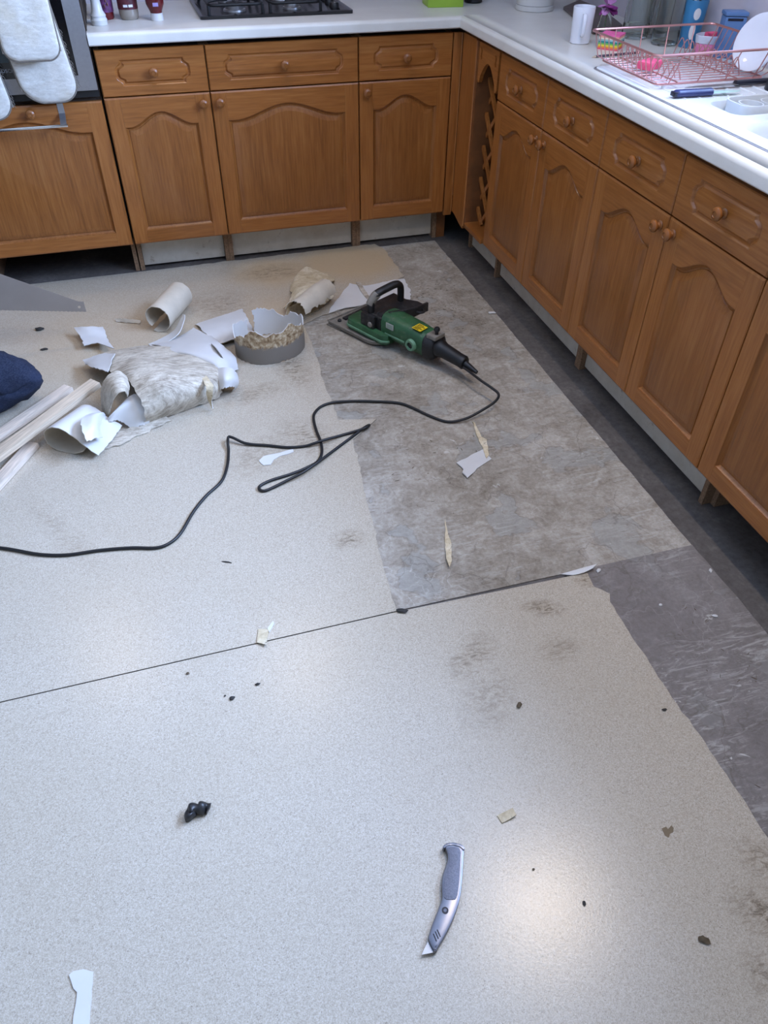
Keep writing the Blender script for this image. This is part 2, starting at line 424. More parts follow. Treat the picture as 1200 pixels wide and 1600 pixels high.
WY0, WY1, WZ0, WZ1 = -2.85, -1.05, 1.14, 2.12
bm = bmesh.new(); box(bm, XR, XR+.1, YF, WY0, -.003, ZC); box(bm, XR, XR+.1, WY1, YB, -.003, ZC); box(bm, XR, XR+.1, WY0, WY1, -.003, WZ0); box(bm, XR, XR+.1, WY0, WY1, WZ1, ZC)
struct('wall_right', bm, WALLP)
DX0, DX1, DZ = -2.9, -1.1, 2.1
bm = bmesh.new(); box(bm, XL-.1, DX0, YF-.1, YF, -.003, ZC); box(bm, DX1, XR+.1, YF-.1, YF, -.003, ZC); box(bm, DX0, DX1, YF-.1, YF, DZ, ZC)
struct('wall_front', bm, WALLD)
struct('ceiling', B(XL-.1, XR+.1, YF-.1, YB+.1, ZC, ZC+.1), CEILM)
glass = NT('window_glass'); glass.color((1, 1, 1, 1)); glass.set(0.02, **{'Transmission Weight': 1.0, 'IOR': 1.45}); GLASS_PANE = glass.m
bm = bmesh.new()
for a in (box, ):
    a(bm, .61, .67, WY0, WY1, WZ0, WZ0+.05); a(bm, .61, .67, WY0, WY1, WZ1-.05, WZ1)
    for y in (WY0, (WY0+WY1)/2-.025, WY1-.05): a(bm, .61, .67, y, y+.05, WZ0+.05, WZ1-.05)
wn = struct('window_1', bm, WHITEP)
for y0, y1 in ((WY0+.05, (WY0+WY1)/2-.025), ((WY0+WY1)/2+.025, WY1-.05)): obj('pane', B(.635, .641, y0, y1, WZ0+.05, WZ1-.05), GLASS_PANE, wn)
bm = bmesh.new()
for x in (DX0, (DX0+DX1)/2-.03, DX1-.06): box(bm, x, x+.06, YF-.08, YF-.02, 0, DZ)
for x0, x1 in ((DX0+.06, (DX0+DX1)/2-.03), ((DX0+DX1)/2+.03, DX1-.06)):
    box(bm, x0, x1, YF-.08, YF-.02, 0, .1); box(bm, x0, x1, YF-.08, YF-.02, DZ-.06, DZ)
dn = struct('door_1', bm, WHITEP)
for x0, x1 in ((DX0+.06, (DX0+DX1)/2-.03), ((DX0+DX1)/2+.03, DX1-.06)): obj('pane', B(x0, x1, YF-.055, YF-.049, .1, DZ-.06), GLASS_PANE, dn)
# recessed ceiling downlights
lampm = NT('lit_lamp_face'); lampm.set(0.5, **{'Emission Color': (*DOWN_COL, 1), 'Emission Strength': 30.0}); LAMPM = lampm.m
for i, (x, y, watts) in enumerate(DOWNLIGHTS):
    t = thing('ceiling_downlight', ['round ceiling downlight near the oven tower', 'round ceiling downlight over the sink run', 'round ceiling downlight in front of the hob'][i], 'lamp', (x, y, ZC-.02))
    obj('rim', lathe([(.034, .02), (.034, .004), (.038, 0), (.046, 0), (.048, .004), (.048, .02)], 24), WHITEP, t)
    obj('lamp_face', lathe([(0, .012), (.033, .012), (.033, .016), (0, .016)], 20), LAMPM, t)
    l = bpy.data.lights.new('downlight_beam', 'SPOT'); l.energy = watts; l.color = DOWN_COL; l.shadow_soft_size = .035; l.spot_size = math.radians(140); l.spot_blend = 0.8
    lo = bpy.data.objects.new('downlight_beam', l); lo.location = (0, 0, 0.0); COL.objects.link(lo); lo.parent = t

# ------------------------------------------------------------ vinyl sheets
rear = [(-0.925, -2.136), (-1.87, -2.143), (XL+.01, -2.155), (XL+.01, 0.055), (-1.45, 0.06), (-1.10, 0.066), (-.60, 0.072), (-0.3526,0.0761,0.0000), (-0.3250,0.0072,0.0000), (-0.3206,-0.2999,0.0000), (-0.4336,-0.3604,0.0000), (-0.6043,-0.4075,0.0000), (-0.6783,-0.5358,0.0000), (-0.7493,-0.5503,0.0000), (-0.8441,-0.6073,0.0000),
        (-0.8443,-0.7747,0.0000), (-0.8520,-0.9412,0.0000), (-0.8623,-1.0680,0.0000), (-0.8655,-1.2166,0.0000), (-0.8681,-1.2824,0.0000), (-0.7425,-1.3141,0.0000), (-0.8466,-1.4039,0.0000), (-0.8625,-1.5277,0.0000), (-0.8861,-1.7248,0.0000), (-0.9035,-1.8871,0.0000), (-0.9175,-2.0453,0.0000)]
rear = [p[:2] for p in rear]
r2 = jag(rear, 0.008, 0.02, 11, keep=(0, 1, 2, 3, 19, 20))
tag(obj('vinyl_sheet', prism(r2, 0.0004, 0.0034, side_mi=1), [VINYL, EDGE]), 'large cream speckled vinyl sheet still laid over the rear left of the floor', 'vinyl flooring')
front = [(-0.93, -2.1395), (-0.393, -2.150), (-0.40, -2.20), (-0.372, -2.235), (-0.385, -2.26), (-0.392, -2.6), (-0.386, -2.62), (-0.389, -2.9), (-0.385, YF+.01), (XL+.01, YF+.01), (XL+.01, -2.158), (-1.87, -2.1462)]
r2 = jag(front, 0.004, 0.02, 17, keep=(0, 8, 9, 10, 11))
tag(obj('vinyl_sheet', prism(r2, 0.0004, 0.0034, side_mi=1), [VINYL, EDGE]), 'cream speckled vinyl sheet in the foreground under the trimming knife', 'vinyl flooring')

# ------------------------------------------------------------ worktops
ZW0, ZW1 = 0.888, 0.929
def wt_profile():
    R = 0.014; f = -0.026; pr = [(0.02, ZW0), (f+.004, ZW0), (f, ZW0+.004)]
    for k in range(0, 9):
        a = PI/2*k/8; pr.append((f+R*1.3-R*1.3*math.cos(a), ZW1-R+R*math.sin(a)))
    return pr   # (depth, z)
def worktop(name, along0, depth1, mitre_sign, swap, cut=None):
    """front roll mitred at the room corner; swap=True runs along -y"""
    bm = bmesh.new(); pr = wt_profile(); P = lambda a, d, z: (d, a, z) if swap else (a, d, z)
    L = [bm.verts.new(P(along0, d, z)) for d, z in pr]; Rr = [bm.verts.new(P(d, d, z)) for d, z in pr]
    for i in range(len(pr)-1): bm.faces.new((L[i], L[i+1], Rr[i+1], Rr[i]))
    return bm, pr, L, Rr
bm, pr, L, Rr = worktop('back', -1.447, .6, 1, False)
fr = pr[-1][0]
a = bm.verts.new((-1.447, .599, ZW1)); b = bm.verts.new((.599, .599, ZW1)); c = bm.verts.new((.599, fr, ZW1))
bm.faces.new((L[-1], Rr[-1], c, b, a))
a2 = bm.verts.new((-1.447, .599, ZW0)); b2 = bm.verts.new((.599, .599, ZW0)); c2 = bm.verts.new((.599, .02, ZW0))
bm.faces.new((L[0], a2, b2, c2, Rr[0])); bm.faces.new((a, a2, b2, b)); bm.faces.new((b, b2, c2, c)); bm.faces.new(L+[a, a2])
bm.faces.new([Rr[-1], c, c2, Rr[0]]+Rr[1:-1])
bmesh.ops.triangulate(bm, faces=[f for f in bm.faces if len(f.verts) > 4])
tag(obj('worktop', bm, WORKTOP), 'cream white worktop along the back wall under the gas hob', 'worktop')
# right worktop with the sink opening; starts a hair in front of the back one so the joint shows
SX0, SX1, SY0, SY1 = 0.0745, 0.545, -2.30, -0.94
YE = -4.0; g = 0.0012
bm = bmesh.new()
L = [bm.verts.new((d, YE, z)) for d, z in pr]; Rr = [bm.verts.new((d, d-g, z)) for d, z in pr]
for i in range(len(pr)-1): bm.faces.new((L[i], Rr[i], Rr[i+1], L[i+1]))
bmesh.ops.triangulate(bm, faces=[bm.faces.new(L+[bm.verts.new((.599, YE, ZW1)), bm.verts.new((.599, YE, ZW0))])])
for (x0, x1, y0, y1) in ((fr, SX0, YE, fr-g), (SX1, .599, YE, fr-g), (SX0, SX1, SY1, fr-g), (SX0, SX1, YE, SY0)): box(bm, x0, x1, y0, y1, ZW0+.001, ZW1)
bmesh.ops.remove_doubles(bm, verts=bm.verts, dist=0.00005)
tag(obj('worktop', bm, WORKTOP), 'cream white worktop along the right side holding the sink', 'worktop')

# ------------------------------------------------------------ cabinets
def panel_rings(bm, contour, rings, mi_in=0):
    """contour(o) -> points at inset o; rings = [(o, depth)]; returns first ring verts; fills the last ring"""
    prev = None; first = None
    for o, d in rings:
        vs = [bm.verts.new((x, d, z)) for x, z in contour(o)]
        if prev:
            n = len(vs)
            for i in range(n): bm.faces.new((prev[i], prev[(i+1) % n], vs[(i+1) % n], vs[i])).material_index = mi_in
        else: first = vs
        prev = vs
    pts = [Vector((v.co.x, v.co.z, 0)) for v in prev]
    for tri in tessellate_polygon([pts]): bm.faces.new([prev[i] for i in tri]).material_index = mi_in
    return first
def face_hole(bm, outer, first, mi=0):
    o = [bm.verts.new((x, 0, z)) if not isinstance(x, bmesh.types.BMVert) else x for x, z in outer] if not isinstance(outer[0], bmesh.types.BMVert) else outer
    allv = o+first
    for tri in tessellate_polygon([[Vector((v.co.x, v.co.z, 0)) for v in o], [Vector((v.co.x, v.co.z, 0)) for v in first]]):
        bm.faces.new([allv[i] for i in tri]).material_index = mi
    return o
def slab(bm, front, mid, y1, back=None):
    """prism facing -y: front outline at y=0, mid outline at y=.003, back at y1"""
    back = back or mid
    A = [bm.verts.new((x, 0, z)) for x, z in front]; Bv = [bm.verts.new((x, .0035, z)) for x, z in mid]; C = [bm.verts.new((x, y1, z)) for x, z in back]
    n = len(A)
    for P, Q in ((A, Bv), (Bv, C)):
        for i in range(n): bm.faces.new((P[i], P[(i+1) % n], Q[(i+1) % n], Q[i]))
    for tri in tessellate_polygon([[Vector((x, z, 0)) for x, z in front]]): bm.faces.new([A[i] for i in tri])
    for tri in tessellate_polygon([[Vector((x, z, 0)) for x, z in back]]): bm.faces.new([C[i] for i in reversed(tri)])
    return bm
ARCH_N = 28
def arch_contour(w, h, sw, bw, shoulder, rise):
    def c(o):
        x0, x1 = sw+o, w-sw-o
        pts = [(x0, bw+o), (x1, bw+o)]
        for k in range(ARCH_N+1):
            s = 1-2*k/ARCH_N; q = abs(s)/0.88
            f = 0.5*(1+math.cos(PI*min(q, 1))) if q < 1 else 0
            f = f**0.92
            pts.append(((x0+x1)/2+s*(x1-x0)/2, h-shoulder-o+rise*f))
        return pts
    return c
KNOB_ME = None
def knob(parent, x, z):
    global KNOB_ME
    if KNOB_ME is None:
        pr = [(0, 0), (.0125, 0), (.0135, .002), (.0125, .004), (.0085, .006), (.0075, .010), (.009, .013), (.0150, .016), (.0172, .020), (.0168, .024), (.0130, .0275), (.0075, .029), (.0068, .0275), (0, .0278)]
        o = obj('knob', lathe(pr, 20, '-y'), KNOBM, parent); KNOB_ME = o.data
    else: o = link_obj('knob', KNOB_ME, parent)
    o.location = (x, 0.0002, z)
    return o
G = 0.0022  # half gap round each front
def door(root, x0, z0, w, h, knob_side, name='door', knob_z=None):
    """arched raised panel door; its field is the part, stiles, rails and knob its pieces"""
    x0 += G; w -= 2*G
    sw, bw = 0.057, 0.056; ct = arch_contour(w, h, sw, bw, 0.104, 0.05)
    bm = bmesh.new()
    panel_rings(bm, ct, [(-.002, .0006), (.0015, .0012), (.005, .0065), (.0095, .0105), (.0125, .0108), (.0140, .0082), (.030, .0026), (.0335, .0020)])
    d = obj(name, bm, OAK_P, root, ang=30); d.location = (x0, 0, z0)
    c = .0028; e2 = .0055
    for s in (0, 1):
        f = [(c, e2), (sw, e2), (sw, h-e2), (c, h-e2)]; m = [(0, 0), (sw, 0), (sw, h), (0, h)]
        if s: f = [(w-x, z) for x, z in reversed(f)]; m = [(w-x, z) for x, z in reversed(m)]
        obj('stile', slab(bmesh.new(), f, m, .02), OAK_V, d, ang=30)
    e = .0003
    f = [(sw+e, e2), (w-sw-e, e2), (w-sw-e, bw), (sw+e, bw)]; m = [(sw+e, 0), (w-sw-e, 0), (w-sw-e, bw), (sw+e, bw)]
    obj('bottom_rail', slab(bmesh.new(), f, m, .02), OAK_H, d, ang=30)
    ap = ct(0)[2:]; ap[0] = (w-sw-e, ap[0][1]); ap[-1] = (sw+e, ap[-1][1])
    f = list(reversed(ap))+[(w-sw-e, h-e2), (sw+e, h-e2)]; m = list(reversed(ap))+[(w-sw-e, h), (sw+e, h)]
    obj('top_rail', slab(bmesh.new(), f, m, .02), OAK_H, d, ang=30)
    if knob_side: knob(d, .030 if knob_side == 'l' else w-.030, h-.036 if knob_z is None else knob_z)
    return d
def oct_contour(w, h, mx, mz):
    def c(o):
        x0, x1, z0, z1 = mx+o, w-mx-o, mz+o, h-mz-o
        cx, cz = .021, (z1-z0)*.30
        half = [(x0+cx, z0), (x0+cx*.93, z0+cz*.40), (x0+cx*.60, z0+cz*.62), (x0+cx*.16, z0+cz*.86), (x0, z0+cz*1.2), (x0, (z0+z1)/2)]
        half = half+[(x, z0+z1-z) for x, z in reversed(half[:-1])]
        right = [(x0+x1-x, z) for x, z in half]
        return list(right)+list(reversed(half))
    return c
def drawer(root, x0, z0, w, h):
    x0 += G; w -= 2*G
    bm = bmesh.new()
    ct = oct_contour(w, h, .060, .033)
    first = panel_rings(bm, ct, [(0, 0), (.002, .0014), (.005, .0064), (.009, .0076), (.0115, .0060), (.0155, .0010), (.0180, .0004)])
    c = .0028
    fr_ = [bm.verts.new((x, 0, z)) for x, z in ((c, c), (w-c, c), (w-c, h-c), (c, h-c))]
    face_hole(bm, fr_, first)
    md = [bm.verts.new((x, .0035, z)) for x, z in ((0, 0), (w, 0), (w, h), (0, h))]; bk = [bm.verts.new((x, .02, z)) for x, z in ((0, 0), (w, 0), (w, h), (0, h))]
    for P, Q in ((fr_, md), (md, bk)):
        for i in range(4): bm.faces.new((P[i], P[(i+1) % 4], Q[(i+1) % 4], Q[i]))
    bm.faces.new(bk[::-1])
    d = obj('drawer', bm, OAK_H, root, ang=30); d.location = (x0, 0, z0)
    knob(d, w/2, h/2)
    return d
ZB, ZT, ZD = 0.150, 0.870, 0.716
def gable(root, x, toe=.085, name='side_panel', depth=.575):
    bm = bmesh.new()
    pts = [(.021, ZB), (.021, ZT), (depth, ZT), (depth, -0.003), (toe, -0.003), (toe, ZB)]
    A = [bm.verts.new((x, y, z)) for y, z in pts]; C = [bm.verts.new((x+.018, y, z)) for y, z in pts]; n = len(pts)
    for V in (A, C):
        for tri in tessellate_polygon([[Vector((y, z, 0)) for y, z in pts]]): bm.faces.new([V[i] for i in tri])
    for i in range(n): bm.faces.new((A[i], A[(i+1) % n], C[(i+1) % n], C[i]))
    return obj(name, bm, CHIP, root)
def carcass(root, w, plinth=True, divide=None, toe=.085, pl_y=.108):
    gable(root, 0.0005, toe); gable(root, w-.0185, toe)
    obj('base_panel', B(.0186, w-.0186, .0215, .56, ZB+.001, ZB+.018), CREAM, root)
    obj('back_panel', B(.0186, w-.0186, .562, .57, ZB, ZT), DARKIN_SHADE, root)
    obj('top_stretcher', B(.0186, w-.0186, .0215, .12, ZT-.018, ZT-.001), DARKIN_SHADE, root)
    if plinth: obj('plinth', B(.0195, w-.0195, pl_y, pl_y+.016, .010, ZB-.002, bev=.001), CREAM, root)
    if divide: obj('divider', B(divide-.009, divide+.009, .0215, .56, ZB+.018, ZT-.018), CHIP, root)
def unit(label, loc, rotz, w, doors, drawers, plinth=True, toe=.085, pl_y=.108):
    t = thing('base_cabinet', label, 'cabinet', loc, rotz, None)
    carcass(t, w, plinth, w/2 if len(doors) > 1 else None, toe, pl_y)
    for (x, dw, side) in doors: door(t, x, ZB, dw, ZD-.004-ZB, side)
    for (x, dw) in drawers: drawer(t, x, ZD, dw, ZT-ZD)
    return t
XB = -1.4395
unit('oak cabinet left of the hob with one drawer and a narrow arched door', (XB, 0, 0), 0, .4, [(0, .4, 'r')], [(0, .4)])
unit('widest oak cabinet under the gas hob with its door knob at top left', (XB+.4, 0, 0), 0, .6, [(0, .6, 'l')], [(0, .6)])
unit('oak cabinet right of the hob next to the corner post', (XB+1.0, 0, 0), 0, .4, [(0, .4, 'l')], [(0, .4)])
R9 = math.radians(-90); Y0 = -.3905
unit('oak double cabinet beside the wine rack with two drawers and paired knobs', (0, Y0, 0), R9, .8, [(0, .4, 'r'), (.4, .4, 'l')], [(0, .4), (.4, .4)], pl_y=.09, toe=.07)
unit('oak double cabinet under the sink drainer with two drawers and paired knobs', (0, Y0-.8, 0), R9, .8, [(0, .4, 'r'), (.4, .4, 'l')], [(0, .4), (.4, .4)], pl_y=.09, toe=.07)
u5 = unit('oak cabinet at the right edge of the view with its plinth missing', (0, Y0-1.6, 0), R9, .6, [(0, .6, 'r')], [(0, .6)], plinth=False, toe=.10)
unit('oak cabinet nearest the camera on the right, outside the frame', (0, Y0-2.2, 0), R9, .6, [(0, .6, 'l')], [(0, .6)], pl_y=.09, toe=.07)

# corner post: two fluted boards meeting at the room corner, with a shaped foot
t = thing('corner_post', 'narrow oak corner post between the back and right cabinets', 'cabinet post', (0, 0, 0))
obj('board', B(-.0375, -.0005, .001, .021, .135, ZT, bev=.002), OAK_V, t)
def foot_board(y0, y1):
    pts = [(y1, ZT), (y0, ZT), (y0, .125)]
    n = 8
    for k in range(1, n): pts.append((y0+(y1-y0)*k/n, .125+.03*(1-math.cos(PI*k/n))/2))
    pts.append((y1, .155))
    bm = bmesh.new(); A = [bm.verts.new((.001, y, z)) for y, z in pts]; C = [bm.verts.new((.02, y, z)) for y, z in pts]; m = len(pts)
    for V in (A, C):
        for tri in tessellate_polygon([[Vector((y, z, 0)) for y, z in pts]]): bm.faces.new([V[i] for i in tri])
    for i in range(m): bm.faces.new((A[i], A[(i+1) % m], C[(i+1) % m], C[i]))
    return bm
obj('board', foot_board(-.145, -.004), OAK_V, t)
obj('foot_block', B(-.037, .005, .088, .106, -.003, .1345), OAK_DARK, t)
obj('edge_bead', tube([(.004, -.150, .14), (.004, -.150, ZT-.002)], .006, 10), OAK_V, t)
obj('edge_bead', tube([(-.001, .003, .15), (-.001, .003, ZT-.002)], .0035, 8), OAK_V, t)

# wine rack with a fretted head and a diamond lattice
t = thing('wine_rack', 'narrow oak wine rack with diamond lattice between corner post and drawers', 'wine rack', (0, -.157, 0))
RW = .232  # width, runs to -y
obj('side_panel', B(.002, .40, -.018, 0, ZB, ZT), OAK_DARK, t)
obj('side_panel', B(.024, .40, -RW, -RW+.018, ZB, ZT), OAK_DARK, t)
obj('shelf', B(-.004, .40, -RW+.0185, -.0185, ZB-.006, ZB+.014, bev=.002), OAK_H, t)
obj('back_panel', B(.40, .41, -RW, 0, ZB, ZT), DARKIN_SHADE, t)
hd = [(-.0185, ZT-.001), (-.0185, .74)]
for k in range(1, 4): hd.append((-.0185-.022*k/3, .74-.012*math.sin(PI*k/3)))
for k in range(0, 13):
    a = k/12; hd.append((-.045-(RW-.09)*a, .755+.055*math.sin(PI*a)))
for k in range(0, 3): hd.append((-RW+.0405-.022*k/3, .74-.012*math.sin(PI*(3-k)/3)))
hd += [(-RW+.0185, .74), (-RW+.0185, ZT-.001)]
bm = bmesh.new()
def scroll(cy):  # comma shaped cut
    return [(cy-.006, .815), (cy+.004, .812), (cy+.010, .822), (cy+.006, .836), (cy+.012, .850), (cy+.002, .852), (cy-.006, .842), (cy-.002, .828)]
holes = [scroll(-.045), scroll(-RW+.045)]
loops = [hd]+holes; fl_, bk_ = [], []
for x, store in ((.003, fl_), (.018, bk_)):
    for lp in loops: store.append([bm.verts.new((x, y, z)) for y, z in lp])
for st in (fl_, bk_):
    av = [v for l in st for v in l]
    for tri in tessellate_polygon([[Vector((v.co.y, v.co.z, 0)) for v in l] for l in st]): bm.faces.new([av[i] for i in tri])
for P, Q in zip(fl_, bk_):
    n = len(P)
    for i in range(n): bm.faces.new((P[i], P[(i+1) % n], Q[(i+1) % n], Q[i]))
obj('fretted_head', bm, OAK_H, t)
obj('plinth', B(.090, .106, -RW+.002, .085, .010, ZB-.008, bev=.001), CREAM, t)
obj('foot_panel', B(.080, .40, -RW, -RW+.018, -.003, ZB-.007), CHIP, t)
obj('foot_panel', B(.078, .40, .086, .104, -.003, ZB-.007), CHIP, t)
# lattice slats, halved over each other
iy0, iy1 = -RW+.019, -.019; wv = iy1-iy0
def slat(z0, dirn, xoff):
    w_ = .016; pts = [(iy0, z0), (iy1, z0+wv*1.12)] if dirn > 0 else [(iy0, z0+wv*1.12), (iy1, z0)]
    (ya, za), (yb, zb) = pts; lo, hi = ZB+.016, .80
    d = Vector((yb-ya, zb-za))
    t0, t1 = 0.0, 1.0
    for lim, sg in ((lo, 1), (hi, -1)):
        for _ in range(1):
            f0, f1 = (za-lim)*sg, (zb-lim)*sg
            if f0 < 0 and f1 < 0: return None
            if f0 < 0: t0 = max(t0, f0/(f0-f1))
            elif f1 < 0: t1 = min(t1, f0/(f0-f1))
    a = Vector((ya, za))+d*t0; b = Vector((ya, za))+d*t1
    if (b-a).length < .02: return None
    n = Vector((-d.y, d.x)).normalized()*w_/2
    bm = bmesh.new(); vs = []
    for x in (xoff, xoff+.012):
        for q in (a+n, b+n, b-n, a-n): vs.append(bm.verts.new((x, q.x, q.y)))
    for f in ((0, 1, 2, 3), (7, 6, 5, 4), (0, 4, 5, 1), (1, 5, 6, 2), (2, 6, 7, 3), (3, 7, 4, 0)): bm.faces.new([vs[i] for i in f])
    return bm
for k in range(-2, 8):
    for dr, xo in ((1, .050), (-1, .0625)):
        b = slat(ZB-.14+k*.128, dr, xo)
        if b: obj('slat', b, OAK_V, t)

# oven tower with built in oven
t = thing('oven_housing', 'oak oven housing cabinet at the left with an empty gap under its wide door', 'cabinet', (-2.045, 0, 0))
TW = .6
obj('side_panel', B(0, .018, .0, .58, ZB, 2.1), OAK_V, t); obj('side_panel', B(TW-.0165, TW+.0005, .0195, .58, ZB, 2.1), DARKIN_SHADE, t)  # right side panel coloured dark to paint the shade beside the oven
obj('foot_panel', B(TW-.0165, TW+.0005, .085, .58, -.003, ZB-.0005), CHIP, t); obj('foot_panel', B(0, .018, .085, .58, -.003, ZB-.0005), CHIP, t)
obj('base_panel', B(.0185, TW-.017, .0215, .56, ZB, ZB+.018), CHIP, t); obj('shelf', B(.0185, TW-.017, .0215, .56, .702, .72), DARKIN_SHADE, t)
obj('back_panel', B(.0185, TW-.017, .562, .572, ZB, 2.1), DARKIN_SHADE, t); obj('top_panel', B(0, TW, .0, .58, 2.101, 2.12), OAK_H, t)
door(t, 0, ZB, TW, .556, None); kd = [c for c in t.children if c.name.startswith('door')][0]; knob(kd, .335, .53)
obj('upper_front', B(.003, TW-.003, 0, .02, 1.36, 2.09, bev=.002), OAK_V, t)
BLACKG = plain('black_oven_glass', srgb(10, 10, 13), 0.08, var=0.3); STEEL = plain('brushed_steel', srgb(158, 157, 158), 0.36, 0.75, var=0.05, scale=90)
BLK = plain('black_plastic', srgb(18, 18, 20), 0.45, var=0.2); WINDOWG = plain('dim_oven_window', srgb(62, 78, 84), 0.12, var=0.1, scale=8)
ov = thing('built_in_oven', 'stainless steel built in oven with a black glass door', 'oven', (-2.045, 0, .722))
obj('vent_strip', B(.006, TW-.004, -.002, .02, .0, .024), BLK, ov)
obj('oven_door', B(.006, TW-.004, -.022, -.003, .026, .50, bev=.003), STEEL, ov)
obj('glass_panel', B(.060, TW-.0615, -.0245, -.0222, .078, .47, bev=.0008), BLACKG, ov)
obj('oven_window', B(.14, TW-.14, -.0252, -.0246, .13, .42), WINDOWG, ov)
obj('control_panel', B(.006, TW-.004, -.022, .0195, .505, .62, bev=.003), STEEL, ov)
obj('casing', B(.03, TW-.03, .022, .5, .01, .60), BLK, ov)
h = obj('handle', tube([(.07, -.075, .455), (TW-.07, -.075, .455)], .009, 12), STEEL, ov)
for x in (.10, TW-.10): obj('handle_post', tube([(x, -.023, .455), (x, -.070, .455)], .007, 10), STEEL, h)
for x in (.12, .30, .48): obj('oven_knob', lathe([(0, 0), (.022, 0), (.020, .022), (0, .022)], 20, '-y', (x, -.0225, .562)), BLK, ov)
def text_obj(name, body, size, mat, parent, loc, rot, depth=.0003):
    c = bpy.data.curves.new(name, 'FONT'); c.body = body; c.size = size; c.extrude = depth; c.align_x = 'CENTER'; c.align_y = 'CENTER'; c.resolution_u = 2
    tmp = bpy.data.objects.new(name+'_tmp', c); COL.objects.link(tmp)
    dg = bpy.context.evaluated_depsgraph_get(); dg.update()
    me = bpy.data.meshes.new_from_object(tmp.evaluated_get(dg)); bpy.data.objects.remove(tmp); bpy.data.curves.remove(c)
    me.materials.clear(); me.materials.append(mat); me.name = name
    o = link_obj(name, me, parent); o.location = loc; o.rotation_euler = rot; return o
text_obj('lettering', 'BOSCH', .017, plain('grey_print', srgb(150, 150, 152), .5, var=.02), ov, (TW/2, -.0256, .104), (math.radians(90), 0, 0))
# towel rail hooked over the door below the oven
t = thing('towel_rail', 'chrome over-door towel rail hooked on the oak door under the oven', 'rail', (-2.045, 0, .64))
CHROME = plain('chrome', srgb(205, 208, 212), 0.16, 1.0, var=0.03)
obj('rail', B(.09, .462, -.060, -.052, 0, .010, bev=.002), CHROME, t)
for x in (.12, .436):
    bm = bmesh.new(); box(bm, x, x+.022, -.0018, -.0003, .03, .0662); box(bm, x, x+.022, -.0018, .0205, .0664, .0674)
    v = [bm.verts.new(p) for p in ((x, -.0018, .034), (x+.022, -.0018, .034), (x+.022, -.0535, .008), (x, -.0535, .008), (x, -.0018, .032), (x+.022, -.0018, .032), (x+.022, -.0535, .006), (x, -.0535, .006))]
    for f in ((0, 1, 2, 3), (7, 6, 5, 4), (0, 4, 5, 1), (1, 5, 6, 2), (2, 6, 7, 3), (3, 7, 4, 0)): bm.faces.new([v[i] for i in f])
    obj('bracket', bm, STEEL, t)

# wall units out of the frame: they keep daylight and ceiling light as the room has them
def wall_unit(label, loc, rotz, w):
    t = thing('wall_cabinet', label, 'cabinet', loc, rotz)
    obj('carcass', B(0.001, w-.001, .021, .30, 0, .7), OAK_V, t)
    door(t, 0, 0, w, .7, 'r', knob_z=.036)
wall_unit('oak wall cabinet over the corner right of the hob, above the frame', (-.40, .29, 1.42), 0, .5)
wall_unit('oak wall cabinet left of the hob, above the frame', (-1.43, .29, 1.42), 0, .4)
wall_unit('oak wall cabinet between corner and window, above the frame', (.29, -.30, 1.42), R9, .6)

# ------------------------------------------------------------ scrap vinyl materials
def streaky(name, lo, mid, hi, sc=(1, 4, 1), rot=0.4, dark=srgb(92, 86, 80), amt=0.5, scale=22):
    t = NT(name); v = t.coord(); sv = t.coord(sc, rot=(0, 0, rot))
    a = t.noise(sv, scale, 6, 0.7, 0.8); b = t.noise(v, 12, 5, 0.7); d = t.noise(v, 120, 4, 0.8)
    f = t.math('ADD', t.math('MULTIPLY', a, 0.55), t.math('MULTIPLY', b, 0.45))
    c = t.ramp(f, [(0.36, lo), (0.5, mid), (0.62, hi)])
    k = t.math('MULTIPLY', t.ramp(d, [(0.55, 0.0), (0.66, 1.0)]), t.ramp(b, [(0.42, 0.0), (0.6, amt)]))
    c = t.mix(k, c, dark); t.color(c); t.set(0.75, spec=0.3); t.bump(t.math('ADD', t.math('MULTIPLY', a, .6), t.math('MULTIPLY', d, .4)), 0.35, 0.003); return t.m
SCUFF = streaky('scuffed_grey_backing', srgb(124, 112, 96), srgb(186, 175, 157), srgb(217, 208, 190), (1.2, 6, 1), 0.35)
CREAMB = streaky('torn_cream_backing', srgb(170, 150, 118), srgb(206, 190, 158), srgb(224, 212, 188), (1, 1.5, 1), 0.2, srgb(88, 72, 54), 0.8)
GREYB = streaky('smooth_grey_underside', srgb(120, 113, 104), srgb(132, 125, 116), srgb(142, 136, 127), (1, 3, 1), 0.1, srgb(110, 98, 84), 0.2)
SCRAPW = plain('white_vinyl_face', srgb(207, 204, 199), 0.42, var=0.03, scale=14)
SCRAPB = plain('warm_white_vinyl_back', srgb(196, 184, 164), 0.6, var=0.08, scale=20)
def _collar():
    t = NT('grey_strip_with_glue'); v = t.coord(); z = t.sep(v)[2]
    n = t.noise(t.coord((1, 1, .35)), 40, 5, .7, .6); zz = t.math('ADD', z, t.math('MULTIPLY', t.math('SUBTRACT', n, .5), .06))
    tcol = t.ramp(t.noise(v, 60, 5, .7), [(0.36, srgb(112, 84, 54)), (0.5, srgb(170, 146, 112)), (0.62, srgb(206, 190, 160))])
    t.color(t.mix(t.ramp(zz, [(0.066, 0.0), (0.074, 1.0)]), srgb(126, 118, 108), tcol)); t.set(.7); t.bump(n, .3, .002); return t.m
COLLARM = _collar()
def scrap(o, label, cat='vinyl scrap', group='torn vinyl scraps on the floor'):
    return tag(o, label, cat, group)

